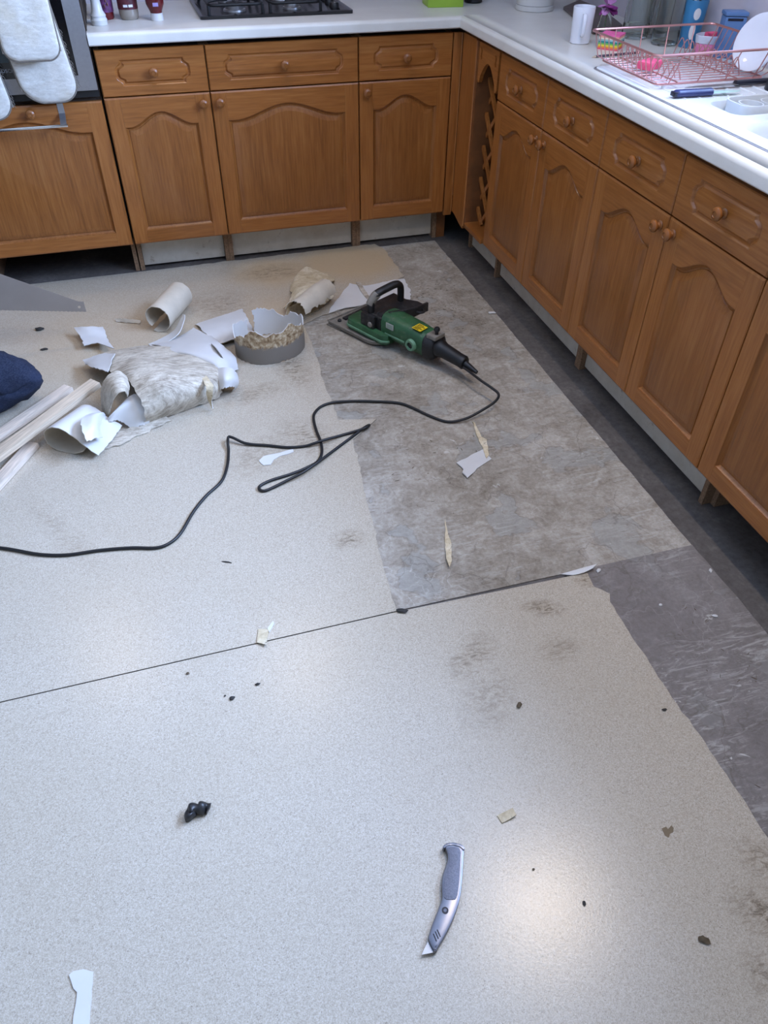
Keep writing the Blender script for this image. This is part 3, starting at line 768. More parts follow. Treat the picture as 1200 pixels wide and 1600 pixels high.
def roll(name, a, b, r, ang0, ang1, mats, n=16, tail=0.0, r1=None, seed=0, rag=.002, side=1, lift=.0045, noise_amp=.002, wob=0.0):
    """curl of sheet round the axis a-b (floor points); angle 0 is the floor contact"""
    A, Bp = Vector(a), Vector(b); A.z = Bp.z = lift; d = (Bp-A).normalized(); s = Vector((d.y, -d.x, 0))*side
    rows = []
    for k in range(7):
        t = k/6; c = A+(Bp-A)*t; row = []
        rr0 = r*(1+wob*math.sin(3*t+seed))
        if tail: row += [c+s*(-tail), c+s*(-tail*.5)]
        for j in range(n+1):
            g = j/n; ang = ang0+(ang1-ang0)*g; rr = rr0+((r1-r)*g if r1 else 0)
            row.append(c+s*rr*math.sin(ang)+Vector((0, 0, rr0-rr*math.cos(ang))))
        rows.append(row)
    return loft(rows, 3, 2, .0026, mats, name, noise_amp, 11, rag, seed, minz=.0036)

# the big folded scrap : scuffed backing outwards
pile = [[(-1.4926,-1.1366,0.0080), (-1.4817,-1.1633,0.0700), (-1.4955,-1.1109,0.1080), (-1.5361,-0.9905,0.1050), (-1.5984,-0.8552,0.0650), (-1.6711,-0.7213,0.0300)],
        [(-1.4587,-1.1272,0.0080), (-1.4492,-1.1544,0.0780), (-1.4595,-1.1090,0.1250), (-1.5065,-0.9822,0.1150), (-1.5494,-0.8151,0.0750), (-1.5958,-0.6673,0.0300)],
        [(-1.4157,-1.1125,0.0080), (-1.4093,-1.1457,0.0800), (-1.4132,-1.1145,0.1350), (-1.4402,-0.9798,0.1200), (-1.4821,-0.8155,0.0800), (-1.5085,-0.6711,0.0400)],
        [(-1.3321,-1.0850,0.0080), (-1.3305,-1.1133,0.0750), (-1.3305,-1.0729,0.1150), (-1.3572,-0.9388,0.1000), (-1.3990,-0.8120,0.0700), (-1.4141,-0.7017,0.0450)],
        [(-1.2503,-1.0556,0.0080), (-1.2514,-1.0715,0.0600), (-1.2505,-1.0460,0.0900), (-1.2599,-0.9710,0.0850), (-1.2900,-0.8791,0.0700), (-1.3168,-0.7715,0.0500)],
        [(-1.2246,-1.0319,0.0120), (-1.2227,-1.0348,0.0450), (-1.2194,-1.0134,0.0650), (-1.2220,-0.9693,0.0700), (-1.2331,-0.9090,0.0650), (-1.2500,-0.8459,0.0550)]]
o = loft(pile, 7, 7, .003, [SCUFF, SCRAPW], 'vinyl_scrap', .007, 12, .004, 4, minz=.0045)
scrap(o, 'biggest folded vinyl scrap with scuffed grey backing, on top of the pile at left')
# torn fin on its ridge
o = loft([[(-1.2667,-1.0496,0.1000), (-1.2510,-1.1155,0.1000), (-1.2641,-1.1173,0.0400), (-1.2638,-1.1265,0.0200)], [(-1.2809,-1.0622,0.1000), (-1.2749,-1.1209,0.1000), (-1.2763,-1.1055,0.0500), (-1.2671,-1.1176,0.0200)]], 5, 5, .003, [CREAMB, SCRAPW], 'torn_fin', .003, 30, .002, 9, parent=o)
# white sheet behind it
o = loft([[(-1.1459,-0.8895,0.0100), (-1.1483,-0.8299,0.0350), (-1.1865,-0.7598,0.0500), (-1.2118,-0.6511,0.0300), (-1.2710,-0.5382,0.0120)],
          [(-1.1966,-0.9603,0.0500), (-1.2038,-0.9029,0.0750), (-1.2403,-0.8281,0.0750), (-1.2773,-0.7050,0.0500), (-1.3250,-0.5860,0.0120)],
          [(-1.2355,-0.9221,0.0600), (-1.2729,-0.8745,0.0750), (-1.3168,-0.8071,0.0700), (-1.3590,-0.7032,0.0400), (-1.4046,-0.6061,0.0100)],
          [(-1.2997,-0.8324,0.0500), (-1.3409,-0.8013,0.0600), (-1.3792,-0.7445,0.0500), (-1.4101,-0.6708,0.0300), (-1.4390,-0.6129,0.0080)]], 6, 6, .0028, [SCRAPB, SCRAPW], 'vinyl_scrap', .003, 9, .003, 21, minz=.0045)
scrap(o, 'smooth white vinyl sheet sticking out behind the big folded scrap')
# white curl hanging off the right end of the pile
o = loft([[(-1.2212,-0.9693,0.0750), (-1.1952,-0.9848,0.0850), (-1.1703,-0.9879,0.0750), (-1.1572,-0.9805,0.0450), (-1.1571,-0.9742,0.0200)],
          [(-1.2272,-1.0280,0.0700), (-1.2041,-1.0508,0.0850), (-1.1781,-1.0408,0.0720), (-1.1611,-1.0187,0.0400), (-1.1644,-1.0023,0.0120)],
          [(-1.2320,-1.0454,0.0350), (-1.2144,-1.0657,0.0550), (-1.1920,-1.0589,0.0520), (-1.1782,-1.0358,0.0300), (-1.1882,-1.0232,0.0080)]], 6, 6, .0028, [SCRAPW, SCRAPB], 'vinyl_scrap', .002, 16, .003, 31, minz=.0045)
scrap(o, 'white vinyl curl folded down over the right end of the scrap pile')
# dark edged lip
o = loft([[(-1.2217,-0.7815,0.0700), (-1.2094,-0.8500,0.0850), (-1.1976,-0.8952,0.0800)], [(-1.2106,-0.8012,0.0500), (-1.1980,-0.8599,0.0600), (-1.1895,-0.8949,0.0550)], [(-1.2125,-0.8482,0.0450), (-1.2046,-0.8821,0.0500), (-1.1926,-0.8905,0.0450)]], 5, 5, .0028, [GREYB, GREYB], 'vinyl_scrap', 0, 1, .001, 33)
scrap(o, 'small dark upturned vinyl lip between the white sheet and the white curl')
# curled strips on the left end of the pile
o = loft([[(-1.5217,-1.0276,0.1300), (-1.5437,-1.0222,0.1500), (-1.5828,-1.0351,0.1400), (-1.6086,-1.0507,0.1000), (-1.6178,-1.0721,0.0450), (-1.6123,-1.0838,0.0080)],
          [(-1.5157,-1.0772,0.1200), (-1.5299,-1.0903,0.1500), (-1.5632,-1.1002,0.1450), (-1.5893,-1.0951,0.1000), (-1.6060,-1.0908,0.0450), (-1.6082,-1.0850,0.0080)],
          [(-1.5257,-1.1210,0.1100), (-1.5306,-1.1282,0.1350), (-1.5558,-1.1362,0.1300), (-1.5782,-1.1211,0.0900), (-1.5952,-1.1127,0.0500), (-1.6061,-1.0818,0.0080)]], 6, 6, .0028, [SCUFF, SCUFF], 'vinyl_scrap', .003, 14, .002, 41, minz=.0045)
scrap(o, 'grey scuffed vinyl curl standing up at the left end of the pile')
o = loft([[(-1.4797,-1.1423,0.0120), (-1.4639,-1.1382,0.0600), (-1.4656,-1.0791,0.0850), (-1.5170,-1.0765,0.0850), (-1.5466,-1.0994,0.0750)],
          [(-1.5091,-1.1527,0.0120), (-1.5129,-1.1397,0.0500), (-1.5208,-1.1143,0.0750), (-1.5554,-1.1198,0.0750), (-1.5874,-1.1336,0.0600)],
          [(-1.5401,-1.1485,0.0100), (-1.5588,-1.1351,0.0250), (-1.5767,-1.1296,0.0350), (-1.6012,-1.1376,0.0350), (-1.6204,-1.1179,0.0200)]], 6, 6, .0028, [SCRAPB, SCRAPW], 'vinyl_scrap', .002, 16, .003, 43, minz=.0045)
scrap(o, 'white vinyl end with a torn beige patch folded under the big scrap')
# white tube curl, mouth to the camera
A_, B_ = Vector((-1.7485,-1.2186,0.0000)), Vector((-1.6572,-1.0784,0.0000)); d_ = (B_-A_).normalized(); s_ = Vector((d_.y, -d_.x, 0)); rows = []
for k in range(6):
    c = A_+(B_-A_)*k/5; r = .052*(1-.25*k/5); c.z = .0055
    rows.append([c+s_*a*r+Vector((0, 0, b*r)) for a, b in ((2.5+.4*k/5, .25), (1.7, .85), (.9, 1.5), (0, 1.8), (-.8, 1.45), (-1.05, .75), (-.75, .15), (0, 0), (.8, .06), (1.5, .4))])
o = loft(rows, 4, 4, .0026, [SCRAPW, SCRAPB], 'vinyl_scrap', .002, 11, .002, 6, minz=.0036)
scrap(o, 'white rolled vinyl tube with its open mouth at the front left of the pile')
o = loft([[(-1.6567,-1.3044,0.0890), (-1.6666,-1.2686,0.1090), (-1.6666,-1.2092,0.1090), (-1.6471,-1.1600,0.0940)], [(-1.6298,-1.2709,0.0740), (-1.6300,-1.2440,0.1040), (-1.6266,-1.1805,0.0990), (-1.6122,-1.1362,0.0740)], [(-1.6205,-1.2344,0.0460), (-1.6226,-1.2170,0.0690), (-1.6149,-1.1577,0.0640), (-1.6081,-1.1069,0.0460)]], 6, 6, .0028, [SCRAPW, SCRAPB], 'vinyl_scrap', .002, 15, .002, 51, minz=.0045)
scrap(o, 'small pale vinyl flap folded over the rolled tube beside the pile')
o = loft([[(-1.6826,-1.1896,0.0060), (-1.6493,-1.2423,0.0070)], [(-1.6082,-1.1704,0.0080), (-1.5801,-1.2306,0.0070)], [(-1.5148,-1.1436,0.0120), (-1.4956,-1.1863,0.0070)], [(-1.4231,-1.1086,0.0120), (-1.4099,-1.1434,0.0070)]], 7, 4, .003, [SCUFF, SCUFF], 'vinyl_scrap', .003, 24, .006, 53, minz=.0045)
scrap(o, 'flat dirty vinyl strip with a broken edge under the front of the pile')
# left white flap
o = loft([[(-1.6799,-0.5954,0.0300), (-1.6309,-0.5930,0.0320), (-1.5706,-0.6682,0.0400)], [(-1.6868,-0.5438,0.0300), (-1.6386,-0.5432,0.0360), (-1.5936,-0.5699,0.0300)], [(-1.7165,-0.4526,0.0350), (-1.6619,-0.4817,0.0450), (-1.6084,-0.4588,0.0280)]], 7, 6, .0028, [SCRAPB, SCRAPW], 'vinyl_scrap', .003, 16, .003, 61, minz=.0045)
scrap(o, 'white tapered vinyl flap pointing to the back, left of the pile')
o = loft([[(-1.6710,-0.7568,0.0400), (-1.6294,-0.8419,0.0700), (-1.5884,-0.9004,0.0850)], [(-1.6798,-0.7178,0.0400), (-1.6082,-0.7312,0.0600), (-1.5602,-0.7753,0.0800)]], 7, 6, .0028, [SCRAPB, SCRAPW], 'vinyl_scrap', .003, 20, .004, 63, minz=.0045)
scrap(o, 'white ragged vinyl tongue under the left corner of the big scrap')
# free tube further back, with a thin tail
o = roll('vinyl_scrap', (-1.4001,-0.5166,0.0000), (-1.2955,-0.3238,0.0000), .056, -.4, 5.6, [SCRAPB, SCRAPB], n=20, seed=8, r1=.045, side=1)
scrap(o, 'beige vinyl roll lying alone behind the scrap pile')
o = loft([[(-1.4360,-0.6350,0.0060), (-1.4486,-0.6066,0.0060)], [(-1.3759,-0.6324,0.0200), (-1.3928,-0.5825,0.0120)], [(-1.3274,-0.6120,0.0400), (-1.3448,-0.5487,0.0200)], [(-1.2992,-0.5537,0.0600), (-1.3101,-0.5106,0.0450)], [(-1.2930,-0.5224,0.0650), (-1.2996,-0.5052,0.0600)]], 7, 4, .0026, [SCRAPW, SCRAPW], 'vinyl_scrap', .001, 16, .001, 65, minz=.0045)
scrap(o, 'thin white curling vinyl strip against the beige roll')
o = loft([[(-1.5636,-0.3754,0.0120), (-1.5628,-0.3859,0.0060)], [(-1.5231,-0.4023,0.0200), (-1.5214,-0.4084,0.0060)], [(-1.4662,-0.4151,0.0100), (-1.4706,-0.4315,0.0050)]], 8, 3, .0026, [SCRAPW, SCRAPB], 'vinyl_scrap', .001, 20, .0015, 67, minz=.0045)
scrap(o, 'short white vinyl strip left of the beige roll')
# flat white rectangle
o = loft([[(-1.2029,-0.7057,0.0200), (-1.2290,-0.6310,0.0300), (-1.2578,-0.5020,0.0080)], [(-1.1297,-0.6902,0.0250), (-1.1499,-0.5904,0.0300), (-1.1669,-0.4691,0.0120)], [(-1.0470,-0.6630,0.0200), (-1.0537,-0.5478,0.0220), (-1.0621,-0.4222,0.0080)]], 7, 7, .0028, [SCRAPW, SCRAPB], 'vinyl_scrap', .003, 12, .003, 71, minz=.0045)
scrap(o, 'flat white vinyl rectangle between the pile and the standing grey ring')
# standing ring
cx, cy = (-1.0035,-0.7601,0.0000)[:2]
rows = []
for k in range(37):
    a = math.radians(-236+k*9.6); rr = .125*(1+.05*math.sin(a*2+.6))
    h = .098+.034*max(0, -math.sin(a-.2))+.012*math.sin(a*5)+.008*math.sin(a*11)
    if -0.6 < math.cos(a) < .1 and math.sin(a) > 0: h += .012
    rows.append([Vector((cx+rr*1.02*math.cos(a), cy+rr*.92*math.sin(a), z)) for z in (.0045, h*.35, h*.7, h)])
o = loft(rows, 3, 5, .003, [COLLARM, SCRAPW], 'vinyl_scrap', .004, 14, .004, 73, minz=.0042)
scrap(o, 'grey strip of vinyl standing on edge as a ring, with torn glue along its top')
# torn cream roll
o = roll('vinyl_scrap', (-0.8667,-0.5900,0.0000), (-0.7019,-0.4291,0.0000), .044, -.3, 4.6, [CREAMB, SCRAPB], n=18, seed=12, side=-1, rag=.007, noise_amp=.008, r1=.05)
scrap(o, 'dirty cream vinyl roll with flaking backing behind the standing grey ring')
o = loft([[(-0.7386,-0.5103,0.0300), (-0.6920,-0.4883,0.0500), (-0.6820,-0.3504,0.0300), (-0.6217,-0.2500,0.0060)], [(-0.8159,-0.5734,0.0850), (-0.7682,-0.4998,0.0850), (-0.7340,-0.3089,0.0350), (-0.6737,-0.1621,0.0060)], [(-0.8753,-0.5509,0.0600), (-0.8214,-0.4709,0.0700), (-0.8062,-0.2780,0.0300), (-0.7358,-0.1108,0.0060)], [(-0.9023,-0.4850,0.0200), (-0.8539,-0.4194,0.0300), (-0.8293,-0.2898,0.0150), (-0.7875,-0.1778,0.0060)]], 7, 7, .003, [CREAMB, CREAMB], 'vinyl_scrap', .009, 20, .008, 75, minz=.0045)
scrap(o, 'flaking cream vinyl flap spread behind the dirty cream roll')
# white sheet under the stripper
o = loft([[(-0.7303,-0.5505,0.0060), (-0.6482,-0.5255,0.0080), (-0.5096,-0.5229,0.0080), (-0.3706,-0.5454,0.0060)], [(-0.6592,-0.4376,0.0100), (-0.5804,-0.4351,0.0100), (-0.4551,-0.4328,0.0100), (-0.3407,-0.4351,0.0080)], [(-0.5787,-0.3207,0.0120), (-0.5128,-0.3538,0.0100), (-0.4150,-0.3465,0.0120), (-0.3400,-0.3411,0.0120)]], 7, 5, .0026, [SCRAPB, SCRAPW], 'vinyl_scrap', .002, 16, .004, 77, minz=.0045)
scrap(o, 'white vinyl piece lying under the front of the green floor stripper')
o = loft([[(-0.5508,-0.3242,0.0160), (-0.5320,-0.3294,0.0160)], [(-0.5496,-0.4151,0.0140), (-0.5306,-0.4080,0.0140)], [(-0.5427,-0.5022,0.0140), (-0.5303,-0.4877,0.0140)]], 6, 3, .002, [SCUFF, SCUFF], 'torn_strip', .001, 30, .001, 79, parent=o)
# loose flat bits on the screed and vinyl
def flat(name, pts, label, mat, z0=.0006, th=.0022, seed=1, amp=.003, step=.012, cat='vinyl scrap', group='torn vinyl scraps on the floor', lift=None):
    p = jag([q[:2] for q in pts], amp, step, seed); bm = prism(p, z0, z0+th)
    if lift:
        ax = Vector(lift[0][:2]); ay = Vector(lift[1][:2]); d = ay-ax
        for v in bm.verts:
            t = max(0, min(1, (Vector(v.co[:2])-ax).dot(d)/d.length_squared)); v.co.z += lift[2]*t*t
    o = obj(name, bm, mat, ang=30); recentre(o)
    return tag(o, label, cat, group)
ZV = .0037
flat('vinyl_scrap', [(-0.5661,-1.6119,0.0000), (-0.4592,-1.5670,0.0000), (-0.4505,-1.6211,0.0000), (-0.5134,-1.6534,0.0000), (-0.5615,-1.6948,0.0000), (-0.5667,-1.6644,0.0000), (-0.5562,-1.6479,0.0000)], 'white four-sided vinyl chip on the bare screed', SCRAPW, seed=2, lift=((-0.4979,-1.6144,0.0000), (-0.5790,-1.6577,-0.0000), .006))
flat('vinyl_scrap', [(-0.4353,-1.4162,0.0000), (-0.4298,-1.4255,0.0000), (-0.4386,-1.5049,0.0000), (-0.4277,-1.5225,0.0000), (-0.4508,-1.6005,0.0000), (-0.4662,-1.6167,-0.0000), (-0.4554,-1.5575,0.0000), (-0.4545,-1.5221,0.0000)], 'narrow dirty vinyl strip touching the white chip on the screed', CREAMB, seed=3, th=.004)
flat('vinyl_scrap', [(-0.6888,-1.8447,0.0000), (-0.6982,-1.8921,0.0000), (-0.7056,-1.9438,0.0000), (-0.7280,-2.0095,0.0000), (-0.7447,-2.0346,0.0000), (-0.7415,-2.0006,0.0000), (-0.7297,-1.9578,0.0000)], 'cream dagger-shaped vinyl sliver on the bare screed near the seam', CREAMB, seed=4, lift=((-0.6880,-1.8534,0.0000), (-0.7430,-2.0302,0.0000), .008))
flat('vinyl_scrap', [(-1.1602,-1.4331,0.0000), (-1.1428,-1.4144,0.0000), (-1.1157,-1.4118,0.0000), (-1.0930,-1.4114,0.0000), (-1.0460,-1.4040,0.0000), (-1.0466,-1.4177,0.0000), (-1.0941,-1.4282,0.0000), (-1.1145,-1.4393,0.0000), (-1.1288,-1.4620,0.0000), (-1.1504,-1.4592,0.0000)], 'small white vinyl chip beside the cord on the cream sheet', SCRAPW, ZV, seed=5)
flat('vinyl_scrap', [(-1.2729,-2.0988,0.0000), (-1.2488,-2.1078,0.0000), (-1.2623,-2.1573,0.0000), (-1.2831,-2.1412,0.0000)], 'small brown and white scrap lying across the floor seam', CREAMB, ZV, seed=6, amp=.001, lift=((-1.2729,-2.0988,0.0000), (-1.2623,-2.1573,0.0000), .006))
flat('vinyl_scrap', [(-1.2512,-2.1029,0.0000), (-1.2330,-2.0827,0.0000), (-1.2314,-2.0917,0.0000), (-1.2487,-2.1162,0.0000)], 'sliver beside the brown and white scrap at the seam', SCRAPW, ZV, seed=6, amp=.001)
flat('vinyl_scrap', [(-0.8891,-2.7068,0.0000), (-0.8538,-2.7031,0.0000), (-0.8522,-2.7189,0.0000), (-0.8854,-2.7244,0.0000)], 'small grey-white scrap right of the trimming knife top', CREAMB, ZV, seed=8, amp=.0015, lift=((-0.8912,-2.7117,0.0000), (-0.8495,-2.7128,0.0000), .006))
flat('vinyl_scrap', [(-1.7132,-2.7634,0.0000), (-1.7058,-2.7594,0.0000), (-1.6887,-2.7613,0.0000), (-1.6727,-2.7701,0.0000), (-1.6774,-2.8238,0.0000), (-1.6829,-2.8832,-0.0000), (-1.7089,-2.8756,0.0000), (-1.7053,-2.8301,0.0000), (-1.7013,-2.8120,0.0000), (-1.6993,-2.7948,0.0000), (-1.7056,-2.7869,0.0000), (-1.7088,-2.7759,0.0000)], 'white torn vinyl strip at the bottom left foreground', SCRAPW, ZV, seed=9, amp=.0012, step=.008)
o = flat('vinyl_scrap', [(-0.4644,-2.1370,0.0000), (-0.4181,-2.1357,0.0000), (-0.3898,-2.1364,0.0000), (-0.3608,-2.1398,0.0000), (-0.3765,-2.1476,0.0000), (-0.4037,-2.1520,0.0000), (-0.4351,-2.1503,0.0000)], 'white curled flake at the torn corner of the foreground vinyl', SCRAPW, ZV, seed=10, amp=.001, lift=((-0.4568,-2.1368,0.0000), (-0.3625,-2.1393,0.0000), .012))
for i, (u, v) in enumerate([]): pass
DARKBIT = plain('dark_rubber_crumb', srgb(44, 40, 36), .7, var=.3); BROWNBIT = plain('brown_glue_crumb', srgb(92, 78, 58), .8, var=.3)
def crumb(pos, size, label, mat=None, elong=1.8, rot=0.0, seed=0, name='crumb', group='dark crumbs on the floor', h=.5):
    bm = bmesh.new(); bmesh.ops.create_icosphere(bm, subdivisions=2, radius=1)
    for v in bm.verts:
        n = noise.noise(v.co*1.7+Vector((seed*3.1, 0, 0))); v.co *= 1+.55*n
        v.co = Vector((v.co.x*elong*size, v.co.y*size, v.co.z*size*h))
    bmesh.ops.rotate(bm, verts=bm.verts, matrix=Matrix.Rotation(rot, 3, 'Z'))
    mz = min(v.co.z for v in bm.verts)
    for v in bm.verts: v.co.z -= mz
    o = obj(name, bm, mat or DARKBIT, ang=60); o.location = pos; return tag(o, label, 'debris', group)
def Z(p, z): return (p[0], p[1], z)
crumb(Z((-1.8538,-0.3742,0.0000), ZV), .010, 'dark crumb on the vinyl left of the white flap', seed=1)
crumb(Z((-1.8292,-0.5390,0.0000), ZV), .006, 'thin dark crumb on the vinyl above the wood battens', elong=2.6, seed=2)
crumb(Z((-1.3637,-2.2813,0.0000), ZV), .005, 'dark crumb ringed in yellow on the front vinyl below the seam', elong=1.3, seed=3)
crumb(Z((-1.3012,-2.2596,0.0000), ZV), .0035, 'tiny dark crumb between the seam and the yellow ringed crumb', seed=4)
crumb(Z((-1.3782,-2.2700,0.0000), ZV), .002, 'speck beside the yellow ringed crumb', seed=5, elong=1.2)
crumb(Z((-0.9126,-2.1423,0.0000), ZV), .007, 'dark lump at the inner corner of the vinyl seam', elong=2.2, seed=6, rot=-.4)
crumb(Z((-0.7393,-2.4815,0.0000), ZV), .0055, 'brown curled crumb on the beige part of the front vinyl', BROWNBIT, 1.5, .8, 7)
crumb(Z((-0.4277,-2.5840,0.0000), ZV), .0035, 'small dark crumb near the right edge of the front vinyl', elong=1.6, seed=8)
crumb(Z((-0.8631,-2.8251,0.0000), ZV), .002, 'tiny brown crumb right of the trimming knife', BROWNBIT, 1.2, 0, 9)
crumb(Z((-0.7987,-2.9080,0.0000), ZV), .003, 'little dark crumb right of the bright floor highlight', elong=1.5, seed=10, rot=1.2)
crumb(Z((-0.6215,-3.0246,0.0000), ZV), .0065, 'dark glue crumb among the scuffs at lower right', BROWNBIT, 1.6, -.7, 11)
crumb(Z((-1.4538,-2.1838,0.0000), ZV), .0035, 'grey fleck on the front vinyl just below the seam', BROWNBIT, 1.1, 0, 12)
crumb(Z((-1.3164,-1.8458,0.0000), ZV), .0022, 'thin dark thread on the rear vinyl above the seam', elong=7, rot=-.5, seed=13)
crumb(Z((-0.0772,-0.7200,0.0000), .0003), .008, 'white fleck on the screed right of the floor stripper', SCRAPW, 1.8, -.2, 14)
crumb(Z((-0.3587,-2.1503,0.0000), ZV-.003), .005, 'pale fleck on the screed beyond the torn vinyl corner', SCRAPW, 1.6, .6, 15)
crumb(Z((-0.0664,-2.2341,-0.0000), .0003), .004, 'white fleck on the dark screed near the cabinets', SCRAPW, 1.8, 1.0, 16)
crumb(Z((-0.1494,-2.3752,0.0000), .0003), .004, 'white crumb on the dark screed below the cabinets', SCRAPW, 1.9, -.6, 17)
crumb(Z((-0.2635,-2.3047,0.0000), .0003), .004, 'white speck on the dark screed beside the vinyl', SCRAPW, 1.2, 0, 18)
# flat heart shaped smear
flat('glue_smear', [(-0.5825,-2.8235,0.0000), (-0.5717,-2.8226,0.0000), (-0.5708,-2.8283,0.0000), (-0.5603,-2.8232,0.0000), (-0.5583,-2.8292,0.0000), (-0.5646,-2.8369,0.0000), (-0.5721,-2.8374,0.0000), (-0.5789,-2.8434,0.0000), (-0.5841,-2.8379,0.0000)], 'flat heart-shaped brown smear on the beige vinyl at right', plain('dry_brown_glue', srgb(124, 108, 84), .8, var=.1), ZV, .0004, seed=12, amp=.001, step=.006, cat='debris', group=None or 'dark crumbs on the floor')
# black rubber lump
pts = catmull([Z((-1.4816,-2.5453,0.0000), .012), Z((-1.4842,-2.5335,0.0000), .014), Z((-1.4747,-2.5280,0.0000), .017), Z((-1.4635,-2.5312,0.0000), .016), Z((-1.4517,-2.5291,0.0000), .013), Z((-1.4431,-2.5330,0.0000), .010)], 6)
rad = [.0105+.0022*math.sin(i*.7) for i in range(len(pts))]; rad[0] = .006; rad[-1] = .003
bm = tube(pts, rad, 14)
for v in bm.verts: v.co += Vector((0, 0, 1))*noise.noise(v.co*75)*.004+Vector((noise.noise(v.co*70+Vector((9, 0, 0))), noise.noise(v.co*70+Vector((0, 9, 0))), 0))*.004; v.co.z = max(v.co.z, ZV)
o = tag(obj('rubber_lump', bm, plain('black_wet_rubber', srgb(36, 35, 36), .42, var=.4, scale=120), ang=60), 'black crumpled rubbery lump on the front vinyl', 'debris'); recentre(o)
# rubber shavings and dust on the screed : too many and too small to tell apart
rnd = random.Random(5); bm = bmesh.new()
for k in range(300):
    cl = rnd.choice([(-.30, -.50, .18), (-.22, -.62, .14), (-.40, -.48, .12), (-.28, -.7, .16), (-.6, -1.6, .22), (-.2, -2.5, .25)])
    x, y = rnd.gauss(cl[0], cl[2]*.5), rnd.gauss(cl[1], cl[2]*.6)
    if not (-.83 < x < -.075 and -3.0 < y < 0.0) or (y < -2.1 and x < -.34): continue
    L = rnd.uniform(.002, .008); w = rnd.uniform(.0003, .0009); a = rnd.uniform(0, PI)
    c, s = math.cos(a), math.sin(a); vs = []
    for z in (.0001, w*1.3):
        for p, q in ((-L, -w), (L*.6, -w*.6), (L, w), (-L*.5, w*1.4)): vs.append(bm.verts.new((x+p*c-q*s, y+p*s+q*c, z)))
    for f in ((3, 2, 1, 0), (4, 5, 6, 7), (0, 1, 5, 4), (1, 2, 6, 5), (2, 3, 7, 6), (3, 0, 4, 7)): bm.faces.new([vs[i] for i in f])
o = obj('rubber_shavings', bm, BROWNBIT, smooth=False); o['kind'] = 'stuff'; tag(o, 'fine dark shavings scattered over the scraped screed', 'debris')

# ------------------------------------------------------------ wood battens
def wood_pale(name, c):
    t = NT(name); v = t.coord((1, 1, 1)); a = t.noise(t.coord((1.5, 28, 28)), 6, 5, .6, .6)
    t.color(t.ramp(a, [(0.35, srgb(*[x*.86 for x in c])), (0.6, srgb(*c))])); t.set(.6); return t.m
PALEW = wood_pale('pale_planed_wood', (212, 192, 166)); PALEW2 = wood_pale('pinkish_planed_wood', (218, 200, 180))
def batten(a, b, w, h, mat, label, cham=.0015):
    a, b = Vector(a), Vector(b); d = b-a; L = d.length
    o = obj('wood_batten', B(0, L, -w/2, w/2, -h/2, h/2, bev=cham), mat)
    x = d.normalized(); y = Vector((0, 0, 1)).cross(x).normalized(); z = x.cross(y)
    m = Matrix((x, y, z)).transposed().to_4x4(); m.translation = a; o.matrix_world = m
    return tag(o, label, 'wood batten', 'wood battens left of the pile')
batten((-2.0048,-1.2965,0.0300), (-1.6273,-0.9650,0.0850), .045, .019, PALEW, 'long pale wood batten leaning on the vinyl pile')
batten((-1.9972,-1.1393,0.0140), (-1.7314,-0.8673,0.0220), .040, .018, PALEW2, 'shorter pinkish wood batten under the long one, by the kneeling knee')
batten((-1.9875,-1.4413,0.0140), (-1.8391,-1.1633,0.0140), .040, .018, PALEW2, 'pale wood batten lowest of the three, at the left edge')

# ------------------------------------------------------------ floor stripper (power tool)
GREEN = NT('worn_green_casing'); _v = GREEN.coord(); _n = GREEN.noise(_v, 14, 5, .7); _d = GREEN.ramp(GREEN.noise(_v, 42, 5, .75), [(.56, 0.0), (.72, .75)])
GREEN.color(GREEN.mix(_d, GREEN.ramp(_n, [(.3, srgb(30, 66, 42)), (.7, srgb(52, 98, 62))]), srgb(112, 118, 98))); GREEN.set(.42); GREEN = GREEN.m
GREEN2 = plain('pale_green_trim', srgb(98, 138, 108), .5, var=.12); GREYMET = plain('dull_cast_metal', srgb(132, 126, 116), .5, .25, var=.18, scale=40)
BLKT = NT('dusty_black_casing'); _v = BLKT.coord(); _d = BLKT.ramp(BLKT.noise(_v, 38, 5, .75), [(.54, 0.0), (.75, .6)]); BLKT.color(BLKT.mix(_d, srgb(26, 26, 27), srgb(96, 92, 86))); BLKT.set(.5); BLKT = BLKT.m
RUBBER = plain('black_rubber', srgb(17, 17, 18), .5, var=.15); YEL = plain('yellow_warning_print', srgb(222, 190, 30), .5, var=.04); SILV = plain('silver_plate', srgb(168, 172, 166), .4, .3, var=.08)
tl = thing('floor_stripper', 'green and black electric floor stripper lying on the bare screed', 'power tool', (-.7477, -.6341, 0), math.radians(-60))
# base plate, blade
pl = [(0.0, .0), (.20, -.002)]
for k in range(0, 9): a = -PI/2+PI/2*k/8; pl.append((.215+.065*math.cos(a), .063+.065*math.sin(a)))
pl += [(.28, .19), (.255, .235), (.015, .235)]
obj('base_plate', prism(pl, .007, .019, bev=.003), GREYMET, tl)
bl = [(-.004, -.004), (.07, -.002), (.07, .236), (-.004, .240)]
obj('blade', prism(bl, .0022, .0062), GREYMET, tl)
obj('rim', tube([(x, y, .021) for x, y in jag(pl, 0, .04, 0)], .0036, 6, closed=True), GREYMET, tl)
for x, y in ((.035, .03), (.035, .11), (.035, .20)): obj('bolt', lathe([(0, 0), (.008, 0), (.008, .006), (.005, .009), (0, .009)], 8, origin=(x, y, .019)), BLKT, tl)
obj('clamp_bar', B(.03, .05, .05, .19, .0195, .027, bev=.002), BLKT, tl)
